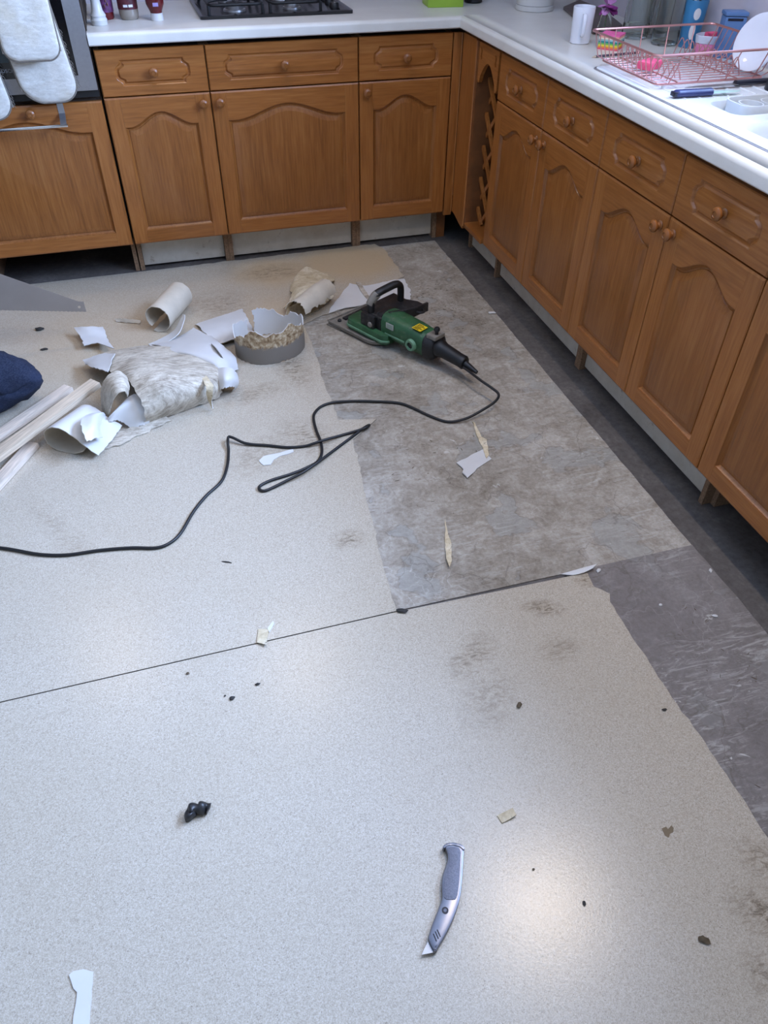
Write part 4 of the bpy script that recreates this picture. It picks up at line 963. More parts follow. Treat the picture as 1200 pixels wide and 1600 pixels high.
# green gear slab
g_ = [(.085, .03), (.10, .012), (.285, .006), (.308, .022), (.308, .115), (.10, .150), (.085, .13)]
obj('gear_housing', prism(g_, .0195, .062, bev=.009), GREEN, tl)
g2 = [(.083, .028), (.099, .008), (.286, .002), (.312, .020), (.312, .028), (.286, .010), (.102, .016), (.09, .032)]
obj('trim_strip', prism(g2, .033, .041, bev=.001), GREEN2, tl)
obj('gear_dome', lathe([(0, .066), (.030, .064), (.044, .055), (.048, .04), (.048, .0)], 24, origin=(.185, .085, .058), squash=(1, 1, .6)), BLKT, tl)
# motor body : rounded tapering barrel along +x
def barrel(secs, seg=28, sq=3.2):
    bm = bmesh.new(); rings = []
    for x, cy, cz, ry, rz in secs:
        r = []
        for k in range(seg):
            a = 2*PI*k/seg; c, s = math.cos(a), math.sin(a)
            q = (abs(c)**sq+abs(s)**sq)**(-1/sq); r.append(bm.verts.new((x, cy+ry*q*c, cz+rz*q*s)))
        rings.append(r)
    for a, b in zip(rings, rings[1:]):
        for k in range(seg): bm.faces.new((a[k], a[(k+1) % seg], b[(k+1) % seg], b[k]))
    bm.faces.new(rings[0]); bm.faces.new(rings[-1]); return bm
mo = obj('motor_housing', barrel([(.255, .078, .084, .040, .042), (.262, .078, .084, .047, .049), (.285, .078, .084, .049, .051), (.40, .078, .079, .048, .050), (.455, .078, .074, .046, .048), (.468, .078, .073, .044, .046)]), GREEN, tl)
obj('cooling_collar', barrel([(.225, .08, .078, .043, .044), (.232, .08, .08, .048, .049), (.258, .08, .082, .050, .051), (.261, .08, .082, .046, .047)]), BLKT, tl)
obj('end_cap', barrel([(.466, .078, .072, .045, .047), (.470, .078, .072, .048, .050), (.500, .078, .071, .047, .048), (.512, .078, .072, .038, .038), (.516, .078, .072, .030, .030)]), BLKT, tl)
for k in range(4):
    obj('vent_slot', B(.475, .496, .040+k*.02, .046+k*.02, .1205, .1222), RUBBER, tl)
# brush cap on the near side
obj('brush_cap', lathe([(0, .004), (.0125, .004), (.013, .010), (.020, .010), (.023, .006), (.024, 0), (.024, -.012)], 24, '-y', (.418, .029, .066)), GREEN2, tl)
obj('brush_screw', lathe([(0, .0052), (.0118, .0052), (.0118, .002)], 20, '-y', (.418, .029, .066)), RUBBER, tl)
obj('side_strip', B(.285, .385, .0265, .0295, .060, .067, bev=.001), GREEN2, tl)
pt = obj('name_plate', B(.292, .330, .0255, .0285, .090, .112, bev=.001), SILV, tl)
for k in range(3): obj('printed_line', B(.297, .325, .0251, .0254, .095+k*.005, .0965+k*.005), GREEN2, pt)
# yellow label on top, dark print bars
def onbarrel(x0, x1, y0, y1, z, mat, name, par, th=.0008, tilt=-.028):
    bm = B(x0, x1, y0, y1, 0, th)
    for v in bm.verts: v.co.z += z+(v.co.x-x0)*tilt
    return obj(name, bm, mat, par, smooth=False)
yl = onbarrel(.408, .450, .040, .083, .1288, YEL, 'warning_label', tl)
for k in range(5): onbarrel(.412, .446 if k % 2 else .436, .044+k*.0078, .0475+k*.0078, .1296, RUBBER, 'printed_line', yl, .0003)
# rear grip, strain relief, knob
def axbarrel(secs, z0, z1, x0, x1, seg=20): return barrel([(x, .066, z0+(z1-z0)*(x-x0)/(x1-x0), r, r) for x, r in secs], seg, 2.2)
obj('rear_grip', axbarrel([(.512, .026), (.520, .031), (.535, .031), (.545, .027), (.62, .0235), (.64, .0245), (.645, .021)], .083, .068, .512, .645), RUBBER, tl)
obj('strain_relief', tube([(.645, .066, .066), (.665, .066, .062), (.70, .065, .054)], [.013, .011, .007], 12), RUBBER, tl)
sw = obj('switch_bracket', B(.478, .522, .040, .096, .115, .131, bev=.004), GREYMET, tl)
obj('switch_stem', lathe([(0, 0), (.0065, 0), (.0065, .012), (0, .012)], 12, origin=(.508, .064, .131)), RUBBER, sw)
obj('switch_knob', lathe([(0, -.002), (.006, 0), (.0112, .006), (.0112, .012), (.007, .018), (0, .019)], 16, origin=(.508, .064, .141)), RUBBER, sw)
# D handle across the head and the black guard plate below it
hp = [(.196, .043, .060), (.197, .043, .11), (.198, .045, .150), (.203, .055, .176), (.210, .075, .187), (.216, .110, .193), (.222, .150, .197), (.225, .172, .188), (.225, .179, .165), (.224, .180, .110)]
hb = tube(catmull(hp, 6), [.0125]*1+[.0125]*100, 12, flat=(1.0, 1.25)); obj('top_handle', hb, RUBBER, tl)
obj('handle_clip', tube([(.196, .040, .145), (.2035, .052, .171), (.208, .066, .183)], .0142, 12, flat=(1, 1.25)), GREYMET, tl)
gp = [(.150, .035), (.262, .030), (.282, .060), (.315, .150), (.318, .215), (.280, .218), (.235, .200), (.165, .205)]
bm = prism(gp, 0, .010, bev=.003)
for v in bm.verts: v.co.z += .105+.16*(v.co.y-.03)*.35
obj('guard_plate', bm, BLKT, tl)
obj('handle_foot', B(.165, .235, .018, .062, .0605, .112, bev=.006), BLKT, tl); obj('handle_foot', B(.20, .25, .165, .196, .019, .118, bev=.006), BLKT, tl)
bm = prism([(.27, .06), (.315, .155), (.322, .222), (.332, .222), (.326, .150), (.282, .056)], .10, .135, bev=.002); obj('guard_lip', bm, BLKT, tl)
rg = [(.332+.016*math.cos(a), .175+.016*math.sin(a), .118) for a in [2*PI*k/16 for k in range(16)]]
obj('hook_ring', tube(rg, .0045, 8, closed=True), BLKT, tl)
obj('side_screw', lathe([(0, .006), (.008, .006), (.011, .003), (.011, 0)], 12, '-y', (.218, .0175, .078)), GREYMET, tl)

# ------------------------------------------------------------ power cord
CZ = .0083
cp = [(-0.3790,-1.1713,0.0600), (-0.3672,-1.2099,0.0600), (-0.3505,-1.2707,0.0600), (-0.3305,-1.3160,0.0560), (-0.3184,-1.3511,0.0500), (-0.3401,-1.3769,0.0420), (-0.3908,-1.3958,0.0300), (-0.4570,-1.4091,0.0150), (-0.5160,-1.3976,0.0055), (-0.5631,-1.3496,0.0055), (-0.6126,-1.2770,0.0060), (-0.6524,-1.2415,0.0060), (-0.7400,-1.2086,0.0060), (-0.8063,-1.1899,0.0060),
      (-0.8622,-1.1859,0.0083), (-0.9057,-1.1978,0.0083), (-0.9352,-1.2291,0.0083), (-0.9475,-1.2645,0.0083), (-0.9527,-1.3271,0.0083), (-0.9526,-1.3925,0.0083), (-0.9607,-1.4463,0.0083), (-0.9800,-1.4851,0.0083), (-1.0113,-1.5062,0.0083), (-1.0722,-1.5279,0.0083), (-1.1382,-1.5411,0.0083), (-1.1740,-1.5559,0.0083), (-1.1825,-1.5720,0.0083), (-1.1711,-1.5845,0.0083), (-1.1469,-1.5791,0.0083),
      (-1.0920,-1.5592,0.0123), (-1.0450,-1.5445,0.0178), (-1.0031,-1.5175,0.0178), (-0.9267,-1.4525,0.0083), (-0.8537,-1.3990,0.0083), (-0.7996,-1.3592,0.0083), (-0.7764,-1.3471,0.0083), (-0.7927,-1.3661,0.0143), (-0.8247,-1.3713,0.0113), (-0.8784,-1.3775,0.0083), (-0.9204,-1.3921,0.0143), (-0.9522,-1.4022,0.0178), (-0.9781,-1.4042,0.0143), (-1.0073,-1.4018,0.0083),
      (-1.0600,-1.3938,0.0083), (-1.1212,-1.3659,0.0083), (-1.1851,-1.3414,0.0113), (-1.2228,-1.3112,0.0203), (-1.2362,-1.3038,0.0203), (-1.2421,-1.3286,0.0163), (-1.2457,-1.3620,0.0083), (-1.2597,-1.4356,0.0083), (-1.2866,-1.5051,0.0083), (-1.3391,-1.5608,0.0083), (-1.3829,-1.6217,0.0083), (-1.4245,-1.6988,0.0083), (-1.4572,-1.7321,0.0083), (-1.4960,-1.7418,0.0083), (-1.5618,-1.7230,0.0083), (-1.6463,-1.7091,0.0083), (-1.7299,-1.7030,0.0083), (-1.8050,-1.6789,0.0083), (-1.9068,-1.6242,0.0083), (-2.0598,-1.5648,0.0083), (-2.2683,-1.5563,0.0083)]
o = obj('power_cord', tube(catmull(cp, 6), .0046, 10), RUBBER, ang=70); recentre(o)
tag(o, 'black rubber power cord of the floor stripper, looped across the vinyl', 'cord')

# ------------------------------------------------------------ trimming knife
K0 = lambda zx, zy: None
kn = thing('trimming_knife', 'silver metal trimming knife lying on the front vinyl', 'knife', (-1.0486,-2.8210,0.0034))
KX, KY = kn.location.x, kn.location.y
def KL(pts): return [(p[0]-KX, p[1]-KY) for p in pts]
body = KL([(-1.0165,-2.7392,0.0120), (-1.0082,-2.7364,0.0120), (-0.9957,-2.7387,0.0120), (-0.9836,-2.7455,0.0120), (-0.9797,-2.7544,0.0120), (-0.9882,-2.7749,0.0120), (-0.9967,-2.7937,0.0120), (-1.0098,-2.8215,0.0120), (-1.0241,-2.8456,0.0120), (-1.0443,-2.8695,0.0120), (-1.0650,-2.8891,0.0120), (-1.0870,-2.9065,0.0120), (-1.0946,-2.9112,0.0120),
           (-1.0991,-2.8895,0.0120), (-1.0929,-2.8787,0.0120), (-1.0818,-2.8642,0.0120), (-1.0615,-2.8416,0.0120), (-1.0513,-2.8271,0.0120), (-1.0446,-2.8065,0.0120), (-1.0359,-2.7896,0.0120), (-1.0230,-2.7735,0.0120), (-1.0161,-2.7617,0.0120), (-1.0145,-2.7481,0.0120)])
body = [(q.x, q.y) for q in catmull([(x, y, 0) for x, y in body], 4, closed=True)]
ALU = plain('silver_cast_alloy', srgb(112, 112, 118), .30, .9, var=.06, scale=60); ALUR = plain('textured_silver_grip', srgb(106, 107, 116), .55, .6, var=.22, scale=420, bump=.5); DARKM = plain('dark_steel', srgb(40, 40, 44), .4, .7, var=.2)
obj('handle', prism(body, .0008, .0168, bev=.0045), ALU, kn)
gripo = KL([(-1.0108,-2.7463,0.0170), (-0.9949,-2.7497,0.0170), (-0.9887,-2.7579,0.0170), (-0.9974,-2.7807,0.0170), (-1.0122,-2.8132,0.0170), (-1.0265,-2.8375,0.0170), (-1.0379,-2.8377,0.0170), (-1.0481,-2.8312,0.0170), (-1.0423,-2.8116,0.0170), (-1.0336,-2.7948,0.0170), (-1.0213,-2.7787,0.0170), (-1.0132,-2.7635,0.0170)])
gripo = [(q.x, q.y) for q in catmull([(x, y, 0) for x, y in gripo], 4, closed=True)]
obj('grip', prism(gripo, .0160, .0178, bev=.0006), ALUR, kn)
capo = KL([(-1.0189,-2.7414,0.0170), (-1.0102,-2.7374,0.0170), (-0.9965,-2.7396,0.0170), (-0.9834,-2.7472,0.0170), (-0.9791,-2.7569,0.0170), (-0.9822,-2.7598,0.0170), (-0.9875,-2.7512,0.0170), (-0.9984,-2.7448,0.0170), (-1.0093,-2.7422,0.0170), (-1.0178,-2.7456,0.0170)])
obj('end_cap', prism(capo, .0012, .0182, bev=.0008), ALU, kn)
blade = KL([(-1.0979,-2.8883,0.0090), (-1.0929,-2.9102,0.0090), (-1.1175,-2.9072,0.0090)])
obj('blade', prism(blade, .0085, .0095), STEEL, kn)
sx, sy = KL([(-1.0540,-2.8522,0.0170)])[0]
s = obj('screw', lathe([(0, .0178), (.0028, .0178), (.0034, .0172), (.0034, .0160)], 20, origin=(sx, sy, 0)), ALUR, kn)
obj('screw_recess', lathe([(.0034, .0160), (.0034, .01735), (.0062, .01735), (.0062, .0160)], 20, origin=(sx, sy, 0)), DARKM, kn)
for a, b in (((-1.0875,-2.8831,0.0170), (-1.0861,-2.8966,0.0170)), ((-1.0829,-2.8806,0.0170), (-1.0815,-2.8936,0.0170)), ((-1.0786,-2.8786,0.0170), (-1.0771,-2.8916,0.0170))):
    (ax, ay), (bx, by) = KL([a, b]); obj('slot', tube([(ax, ay, .0166), (bx, by, .0166)], .0012, 6), DARKM, kn)

# ------------------------------------------------------------ sink
ZS = .934
SINKM = plain('white_composite_sink', srgb(226, 230, 232), .28, var=.015, scale=10)
def rrect(x0, x1, y0, y1, r, n=5):
    out = []
    for cx, cy, a0 in ((x1-r, y1-r, 0), (x0+r, y1-r, 90), (x0+r, y0+r, 180), (x1-r, y0+r, 270)):
        for k in range(n+1): a = math.radians(a0+90*k/n); out.append((cx+r*math.cos(a), cy+r*math.sin(a)))
    return out
sk = thing('sink', 'white inset sink with a grooved drainer, a half bowl and a main bowl', 'sink', (0, 0, ZW1))
sk.location = (0, 0, 0)
bm = bmesh.new()
outer = rrect(SX0-.004, SX1+.004, SY0-.004, SY1+.004, .03)
holes = [rrect(.165, .475, -1.535, -1.395, .035), rrect(.115, .50, -2.05, -1.60, .05)]
depths = [.09, .17]
ring = lambda pts, z: [bm.verts.new((x, y, z)) for x, y in pts]
O1 = ring(outer, ZW1+.0004); O2 = ring(outer, ZS-.002); O3 = ring(rrect(SX0, SX1, SY0, SY1, .028), ZS)
H = [ring(h, ZS) for h in holes]
for P, Q in ((O1, O2), (O2, O3)):
    n = len(P)
    for i in range(n): bm.faces.new((P[i], P[(i+1) % n], Q[(i+1) % n], Q[i]))
loops = [O3]+H; av = [v for l in loops for v in l]
for tri in tessellate_polygon([[Vector((v.co.x, v.co.y, 0)) for v in l] for l in loops]): bm.faces.new([av[i] for i in tri])
for h, hv, dp in zip(holes, H, depths):
    prev = hv; cx = sum(p[0] for p in h)/len(h); cy = sum(p[1] for p in h)/len(h)
    for f, z in ((.985, ZS-.006), (.965, ZS-.02), (.90, ZS-dp+.02), (.82, ZS-dp)):
        nx = ring([(cx+(x-cx)*f, cy+(y-cy)*f) for x, y in h], z); n = len(nx)
        for i in range(n): bm.faces.new((prev[i], prev[(i+1) % n], nx[(i+1) % n], nx[i]))
        prev = nx
    bm.faces.new(prev)
obj('deck', bm, SINKM, sk, ang=50, recalc=False)
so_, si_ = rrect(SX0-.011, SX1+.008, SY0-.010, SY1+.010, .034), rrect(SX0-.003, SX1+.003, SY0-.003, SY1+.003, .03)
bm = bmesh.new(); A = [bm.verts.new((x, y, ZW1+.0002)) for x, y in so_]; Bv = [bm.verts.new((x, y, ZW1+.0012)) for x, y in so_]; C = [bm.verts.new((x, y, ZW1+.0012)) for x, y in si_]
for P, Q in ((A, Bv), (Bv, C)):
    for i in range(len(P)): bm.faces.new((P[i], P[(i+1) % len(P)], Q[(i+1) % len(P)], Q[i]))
obj('gap_shadow', bm, plain('grey_gap_shadow', srgb(120, 116, 116), .6, var=.2, scale=60), sk)  # grey strip stands in for the shadow gap round the sink rim
for k in range(9): obj('drainer_ridge', tube([(.13+k*.045, -.985, ZS-.0012), (.13+k*.045, -1.36, ZS-.0012)], .0035, 8), SINKM, sk)
obj('waste', lathe([(0, .003), (.03, .003), (.034, 0), (.034, -.004)], 20, origin=(.31, -1.83, ZS-.17)), STEEL, sk)
tp = thing('tap', 'chrome mixer tap behind the sink, outside the frame', 'tap', (.572, -1.66, ZW1))
obj('tap_body', lathe([(0, 0), (.024, 0), (.024, .006), (.018, .012), (.017, .12), (.012, .14), (0, .142)], 20), CHROME, tp)
obj('spout', tube(catmull([(0, 0, .11), (0, 0, .22), (-.05, 0, .28), (-.13, 0, .27), (-.16, 0, .22)], 6), .0095, 12), CHROME, tp)
# white insert with rounded compartments standing in the half bowl
wt = thing('cutlery_insert', 'white moulded plastic insert with oval compartments in the half bowl', 'drainer insert', (.33, -1.462, ZS-.085))
bm = bmesh.new()
bm2 = rrect(-.125, .125, -.052, .052, .03); n_ = len(bm2)
lo = [bm.verts.new((x*.94, y*.92, 0)) for x, y in bm2]; hi = [bm.verts.new((x, y, .098)) for x, y in bm2]; hi2 = [bm.verts.new((x*.965, y*.92, .098)) for x, y in bm2]; lo2 = [bm.verts.new((x*.92, y*.86, .004)) for x, y in bm2]
for P, Q in ((lo, hi), (hi, hi2), (hi2, lo2)):
    for i in range(n_): bm.faces.new((P[i], P[(i+1) % n_], Q[(i+1) % n_], Q[i]))
bm.faces.new(lo); bm.faces.new(lo2)
obj('bowl', bm, SINKM, wt, ang=50)
for cx in (-.07, .0, .07):
    rg = [(cx+.031*math.cos(a), .036*math.sin(a), 0) for a in [2*PI*k/20 for k in range(20)]]
    bm = bmesh.new(); A = [bm.verts.new((x, y, .012)) for x, y, _ in rg]; Bv = [bm.verts.new((x, y, .093)) for x, y, _ in rg]; C = [bm.verts.new((cx+(x-cx)*.88, y*.88, .093)) for x, y, _ in rg]; D = [bm.verts.new((cx+(x-cx)*.88, y*.88, .012)) for x, y, _ in rg]
    for P, Q in ((A, Bv), (Bv, C), (C, D), (D, A)):
        for i in range(20): bm.faces.new((P[i], P[(i+1) % 20], Q[(i+1) % 20], Q[i]))
    obj('compartment', bm, SINKM, wt, ang=50)

# ------------------------------------------------------------ wire dish rack
ROSE = NT('rose_gold_wire'); ROSE.color(srgb(206, 150, 146)); ROSE.set(.3, .75); ROSE = ROSE.m
rk = thing('dish_rack', 'rose gold wire dish rack standing on the sink drainer', 'dish rack', (.08, -1.26, ZS+.0025))
RL, RD, RH = .40, .35, .088     # along x, along y, height
top = [(x, y, RH) for x, y in rrect(-.015, RL+.02, -.012, RD+.012, .02, 4)]
obj('top_rail', tube(top, .0034, 8, closed=True), ROSE, rk)
bot = [(x, y, .010) for x, y in rrect(.022, RL-.02, .012, RD-.012, .02, 4)]
obj('bottom_rail', tube(bot, .0024, 8, closed=True), ROSE, rk)
for k in range(13):
    y = .018+k*(RD-.036)/12
    p = [(-.014, y, RH), (-.006, y, .055), (.006, y, .022), (.028, y, .012), (.10, y, .0115), (RL-.10, y, .0115), (RL-.03, y, .012), (RL-.006, y, .022), (RL+.008, y, .055), (RL+.019, y, RH)]
    obj('floor_wire', tube(p, .0015, 6), ROSE, rk)
for k in range(11):
    y = .035+k*(RD-.07)/10
    for x, hh in ((.088, .055), (RL-.115, .062)):
        p = catmull([(x-.022, y, .0125), (x-.012, y, hh*.7), (x, y, hh), (x+.012, y, hh*.7), (x+.024, y, .0125)], 5)
        obj('plate_hoop', tube(p, .0015, 6), ROSE, rk)
for y, yb in ((-.011, .013), (RD+.011, RD-.013)):
    for k in range(4):
        x = .06+k*(RL-.12)/3; obj('side_wire', tube([(x+.012, y, RH), (x+.006, (y+yb)/2, .045), (x, yb, .011)], .0018, 6), ROSE, rk)
for x in (.05, RL-.05):
    for y in (.02, RD-.02): obj('foot', lathe([(0, 0), (.006, 0), (.006, .009), (0, .010)], 10, origin=(x, y, -.0024)), WHITEP, rk)
for x in (.088, RL-.115): obj('cross_wire', tube([(x, .012, .0132), (x, RD-.012, .0132)], .0018, 6), ROSE, rk)
# white plate in the rack, leaning back
PORC = plain('white_porcelain', srgb(226, 228, 236), .12, var=.01)
def lathe_obj(name, prof, mat, loc, label, cat, seg=32, group=None, rot=None):
    o = obj(name, lathe(prof, seg), mat, ang=40); o.location = loc
    if rot: o.rotation_euler = rot
    return tag(o, label, cat, group)
pc = Vector((.464, -1.180, 1.021))
lathe_obj('dinner_plate', [(0, 0), (.046, 0), (.052, .003), (.073, .010), (.0755, .0125), (.0715, .0132), (.051, .0075), (.042, .005), (0, .005)], PORC, pc, 'white plate standing tilted at the right end of the dish rack', 'plate', 40, None, (0, math.radians(-72), math.radians(14)))
# sponge in the rack
PINK = plain('pink_sponge_foam', srgb(232, 92, 128), .9, var=.15, scale=120, bump=.4)
o = obj('sponge', B(-.035, .035, -.024, .024, 0, .022, bev=.006), PINK); o.location = (.170, -1.09, ZS+.0185); o.rotation_euler = (0, 0, .5); tag(o, 'small pink sponge at the left end of the dish rack', 'sponge')

# ------------------------------------------------------------ knives on the drainer
NAVY = plain('navy_plastic', srgb(38, 46, 92), .35, var=.1); DNAVY = plain('black_navy_plastic', srgb(26, 28, 44), .4, var=.1); PALEBL = plain('pale_mint_blade', srgb(190, 226, 216), .3, var=.02)
def knife(label, loc, rz, handle, blade, hl, bl, hw, bw):
    t = thing('kitchen_knife', label, 'knife', loc, rz)
    obj('handle', tube(catmull([(0, 0, .011), (hl*.3, .001, .011), (hl*.7, 0, .011), (hl, 0, .011)], 5), [.008]+[hw/2]*30, 14, flat=(1, .72)), handle, t)
    obj('blade', prism([(hl-.004, -bw*.42), (hl+bl*.75, -bw*.40), (hl+bl, bw*.1), (hl+bl*.6, bw*.5), (hl-.004, bw*.5)], .0085, .0100, bev=.0003), blade, t)
    obj('bolster', B(-.004, .010, -hw*.42, hw*.42, .005, .0165, bev=.002), DNAVY, t)
    return t
knife('kitchen knife with a blue handle and a pale mint blade at the sink edge', (.100, -1.338, ZS), math.radians(-3), NAVY, PALEBL, .115, .095, .027, .026)
knife('kitchen knife with a black handle behind the blue one, pointing left', (.455, -1.277, ZS), math.radians(181), DNAVY, STEEL, .115, .17, .021, .022)
o = lathe_obj('beaker', [(0, 0), (.034, 0), (.036, .003), (.030, .075), (.028, .10), (.025, .10), (.027, .07), (.032, .006), (0, .005)], DNAVY, (.442, -1.337, ZS), 'dark navy plastic beaker at the right edge beside the dish rack', 'beaker')

# ------------------------------------------------------------ things on the right worktop
ZC_ = ZW1+.0003
mg = thing('mug', 'tall plain white mug on the right worktop', 'mug', (.200, -.595, ZC_))
obj('cup', lathe([(0, 0), (.031, 0), (.034, .003), (.0355, .06), (.0375, .106), (.0365, .108), (.0345, .105), (.032, .05), (.031, .007), (0, .006)], 36), PORC, mg)
a_ = math.radians(-112)
hpts = [(math.cos(a_)*r, math.sin(a_)*r, z) for r, z in ((.0345, .090), (.052, .088), (.060, .072), (.060, .050), (.053, .032), (.0345, .026))]
obj('handle', tube(catmull(hpts, 5), .0048, 10, flat=(1.3, .8)), PORC, mg)
nt = thing('note_cube', 'rainbow striped cube of paper notes beside the white mug', 'note block', (.262, -.700, ZC_), math.radians(-46))
cols = [(236, 96, 120), (244, 148, 60), (236, 214, 70), (120, 190, 96), (40, 140, 140), (150, 190, 190), (240, 220, 200), (246, 170, 150), (240, 110, 170)]
for k, c in enumerate(cols):
    j = .0006*((k*7) % 3-1)
    obj('paper_layer', B(-.034+j, .034+j, -.034-j, .034-j, k*.005, k*.005+.0048), plain('note_paper_%d' % k, srgb(*c), .8, var=.03), nt)
pcl = thing('pencil', 'dark pencil lying on the worktop in front of the note cube', 'pencil', (.130, -.817, ZC_+.0036), math.radians(6))
obj('barrel', tube([(.014, 0, 0), (.188, 0, 0)], .0036, 6), plain('dark_pencil_paint', srgb(82, 66, 80), .4), pcl)
obj('tip', tube([(0, 0, -.002), (.014, 0, 0)], [.0006, .0036], 6), PALEW, pcl)
JARG = NT('clear_jar_glass'); JARG.color((.93, .97, .95, 1)); JARG.set(.03, **{'Transmission Weight': 1.0, 'IOR': 1.35}); JARG = JARG.m
def jar(loc, r, h, label, neck=.8, name='glass_jar'):
    t = 0.0028
    o = obj(name, lathe([(0, 0), (r*.92, 0), (r, .006), (r, h*.22), (r*.97, h*.24), (r, h*.27), (r, h*.72), (r*neck, h*.84), (r*neck, h), (r*neck-t, h), (r*neck-t, h*.84), (r-t, h*.71), (r-t, .009), (0, .006)], 28), JARG, ang=30)
    o.location = loc; return tag(o, label, 'jar', 'clear glass jars behind the dish rack')
jar((.435, -.560, ZC_), .046, .20, 'clear glass jar nearest the purple flower')
jar((.478, -.685, ZC_), .045, .19, 'clear ridged glass jar nearest the blue cup')
jar((.522, -.565, ZC_), .042, .21, 'clear glass jar at the back between the two nearer jars', .6)
jar((.52, -.44, ZC_), .042, .18, 'clear glass jar at the back behind the purple flower', .85)
# tray with flower
TRAYM = plain('dark_brown_tray', srgb(88, 74, 70), .4, var=.15)
TRP = [(q[0], q[1]) for q in ((0.4389,0.0095,0.9300), (0.3133,-0.4795,0.9300), (0.3843,-0.4732,0.9300), (0.4793,-0.3987,0.9300), (0.5739,-0.0673,0.9300), (0.5839,0.1485,0.9300))]
o = obj('tray', prism(TRP, ZC_, ZC_+.012, bev=.003), TRAYM); recentre(o); tag(o, 'dark brown tray under the purple flower behind the mug', 'tray')
fx, fy = (0.3382,-0.5097,0.9420)[:2]
fw = thing('flower_vase', 'small glass vase with a purple flower on the dark tray', 'vase', (fx, fy, ZC_+.0125))
obj('vase', lathe([(0, 0), (.024, 0), (.027, .004), (.022, .03), (.017, .055), (.021, .075), (.019, .075), (.015, .055), (.020, .03), (.024, .007), (0, .005)], 24), JARG, fw)
PETAL = plain('purple_petal', srgb(138, 52, 128), .6, var=.35, scale=40); PETAL2 = plain('pale_violet_petal', srgb(190, 130, 186), .6, var=.2, scale=40)
rnd = random.Random(9)
for k in range(16):
    a = rnd.uniform(0, 2*PI); el = rnd.uniform(-.9, .9); c = Vector((0, 0, .078)); d = Vector((math.cos(a)*math.cos(el), math.sin(a)*math.cos(el), math.sin(el)))
    s = d.cross(Vector((0, 0, 1))).normalized(); L = rnd.uniform(.034, .052)
    rows = [[c+d*L*t+s*w*L+Vector((0, 0, .010*math.sin(t*2.4)))+d.cross(s)*abs(w)*.008 for w in (-wd, 0, wd)] for t, wd in ((.1, .08), (.4, .30), (.75, .34), (1.0, .10))]
    loft(rows, 3, 3, .0012, [PETAL if k % 3 else PETAL2]*2, 'petal', parent=fw)
obj('stem', tube([(.0, .0, .012), (.002, 0, .085)], .002, 6), plain('green_stem', srgb(70, 96, 50), .6), fw)
# blue cup with brushes, pink tub, blue box
BLUEC = plain('blue_printed_cup', srgb(52, 120, 164), .35, var=.15, scale=18); PALEPR = plain('pale_print', srgb(222, 222, 220), .5, var=.05)
bc = thing('toothbrush_cup', 'blue printed cup holding dark handled brushes behind the pink tub', 'cup', (.535, -.742, ZC_))
obj('cup', lathe([(0, 0), (.029, 0), (.031, .003), (.037, .135), (.036, .137), (.034, .134), (.028, .006), (0, .005)], 28), BLUEC, bc)
def patch(zc, w, h, mat, name, ad, r0=.0342):
    bm = bmesh.new(); c = None; vs = []
    for k in range(16):
        t = 2*PI*k/16; a = math.radians(ad)+math.cos(t)*w/r0; z = zc+math.sin(t)*h; rr = .0308+(z-.003)*(.006/.132)+.0006
        vs.append(bm.verts.new((rr*math.cos(a), rr*math.sin(a), z)))
    cv = bm.verts.new(((.0308+(zc-.003)*(.006/.132)+.0007)*math.cos(math.radians(ad)), (.0308+(zc-.003)*(.006/.132)+.0007)*math.sin(math.radians(ad)), zc))
    for k in range(16): bm.faces.new((cv, vs[k], vs[(k+1) % 16]))
    return obj(name, bm, mat, bc, smooth=False, recalc=False)
patch(.100, .011, .017, PALEPR, 'print_patch', -112); patch(.050, .010, .024, PALEPR, 'print_patch', -118)
for k, (dx, dy, m) in enumerate(((.010, .004, DNAVY), (-.008, .010, DNAVY), (-.012, -.006, PALEPR))):
    obj('brush_handle', tube([(dx*.6, dy*.6, .006), (dx*1.5, dy*1.5, .20)], .0042, 8), m, bc)
tb = thing('tub', 'white topped oval tub with pink contents behind the dish rack', 'tub', (.535, -.862, ZC_))
sq = (1.0, .68, 1)
obj('tub_body', lathe([(0, 0), (.042, 0), (.046, .004), (.052, .034), (.049, .034), (.044, .006), (0, .004)], 32, squash=sq), plain('pink_tub_plastic', srgb(236, 138, 186), .35, var=.08), tb)
obj('tub_rim', lathe([(.0505, .0342), (.053, .036), (.057, .056), (.055, .058), (.050, .040), (.0485, .036)], 32, squash=sq), plain('pale_tub_plastic', srgb(214, 222, 236), .35, var=.03), tb)
obj('scourer', B(-.022, .020, -.014, .014, .036, .064, bev=.005), PINK, tb)
bx = thing('soap_box', 'blue plastic box with a dark slot against the wall by the window', 'box', (.558, -.918, ZC_), math.radians(-20))
BLUEB = plain('blue_plastic', srgb(92, 128, 176), .4, var=.05)
obj('box_body', B(-.034, .034, -.026, .026, 0, .118, bev=.006), BLUEB, bx); obj('lid', B(-.036, .036, -.028, .028, .1185, .130, bev=.004), BLUEB, bx); obj('slot', B(-.026, .022, -.0268, -.0262, .106, .113), DNAVY, bx)
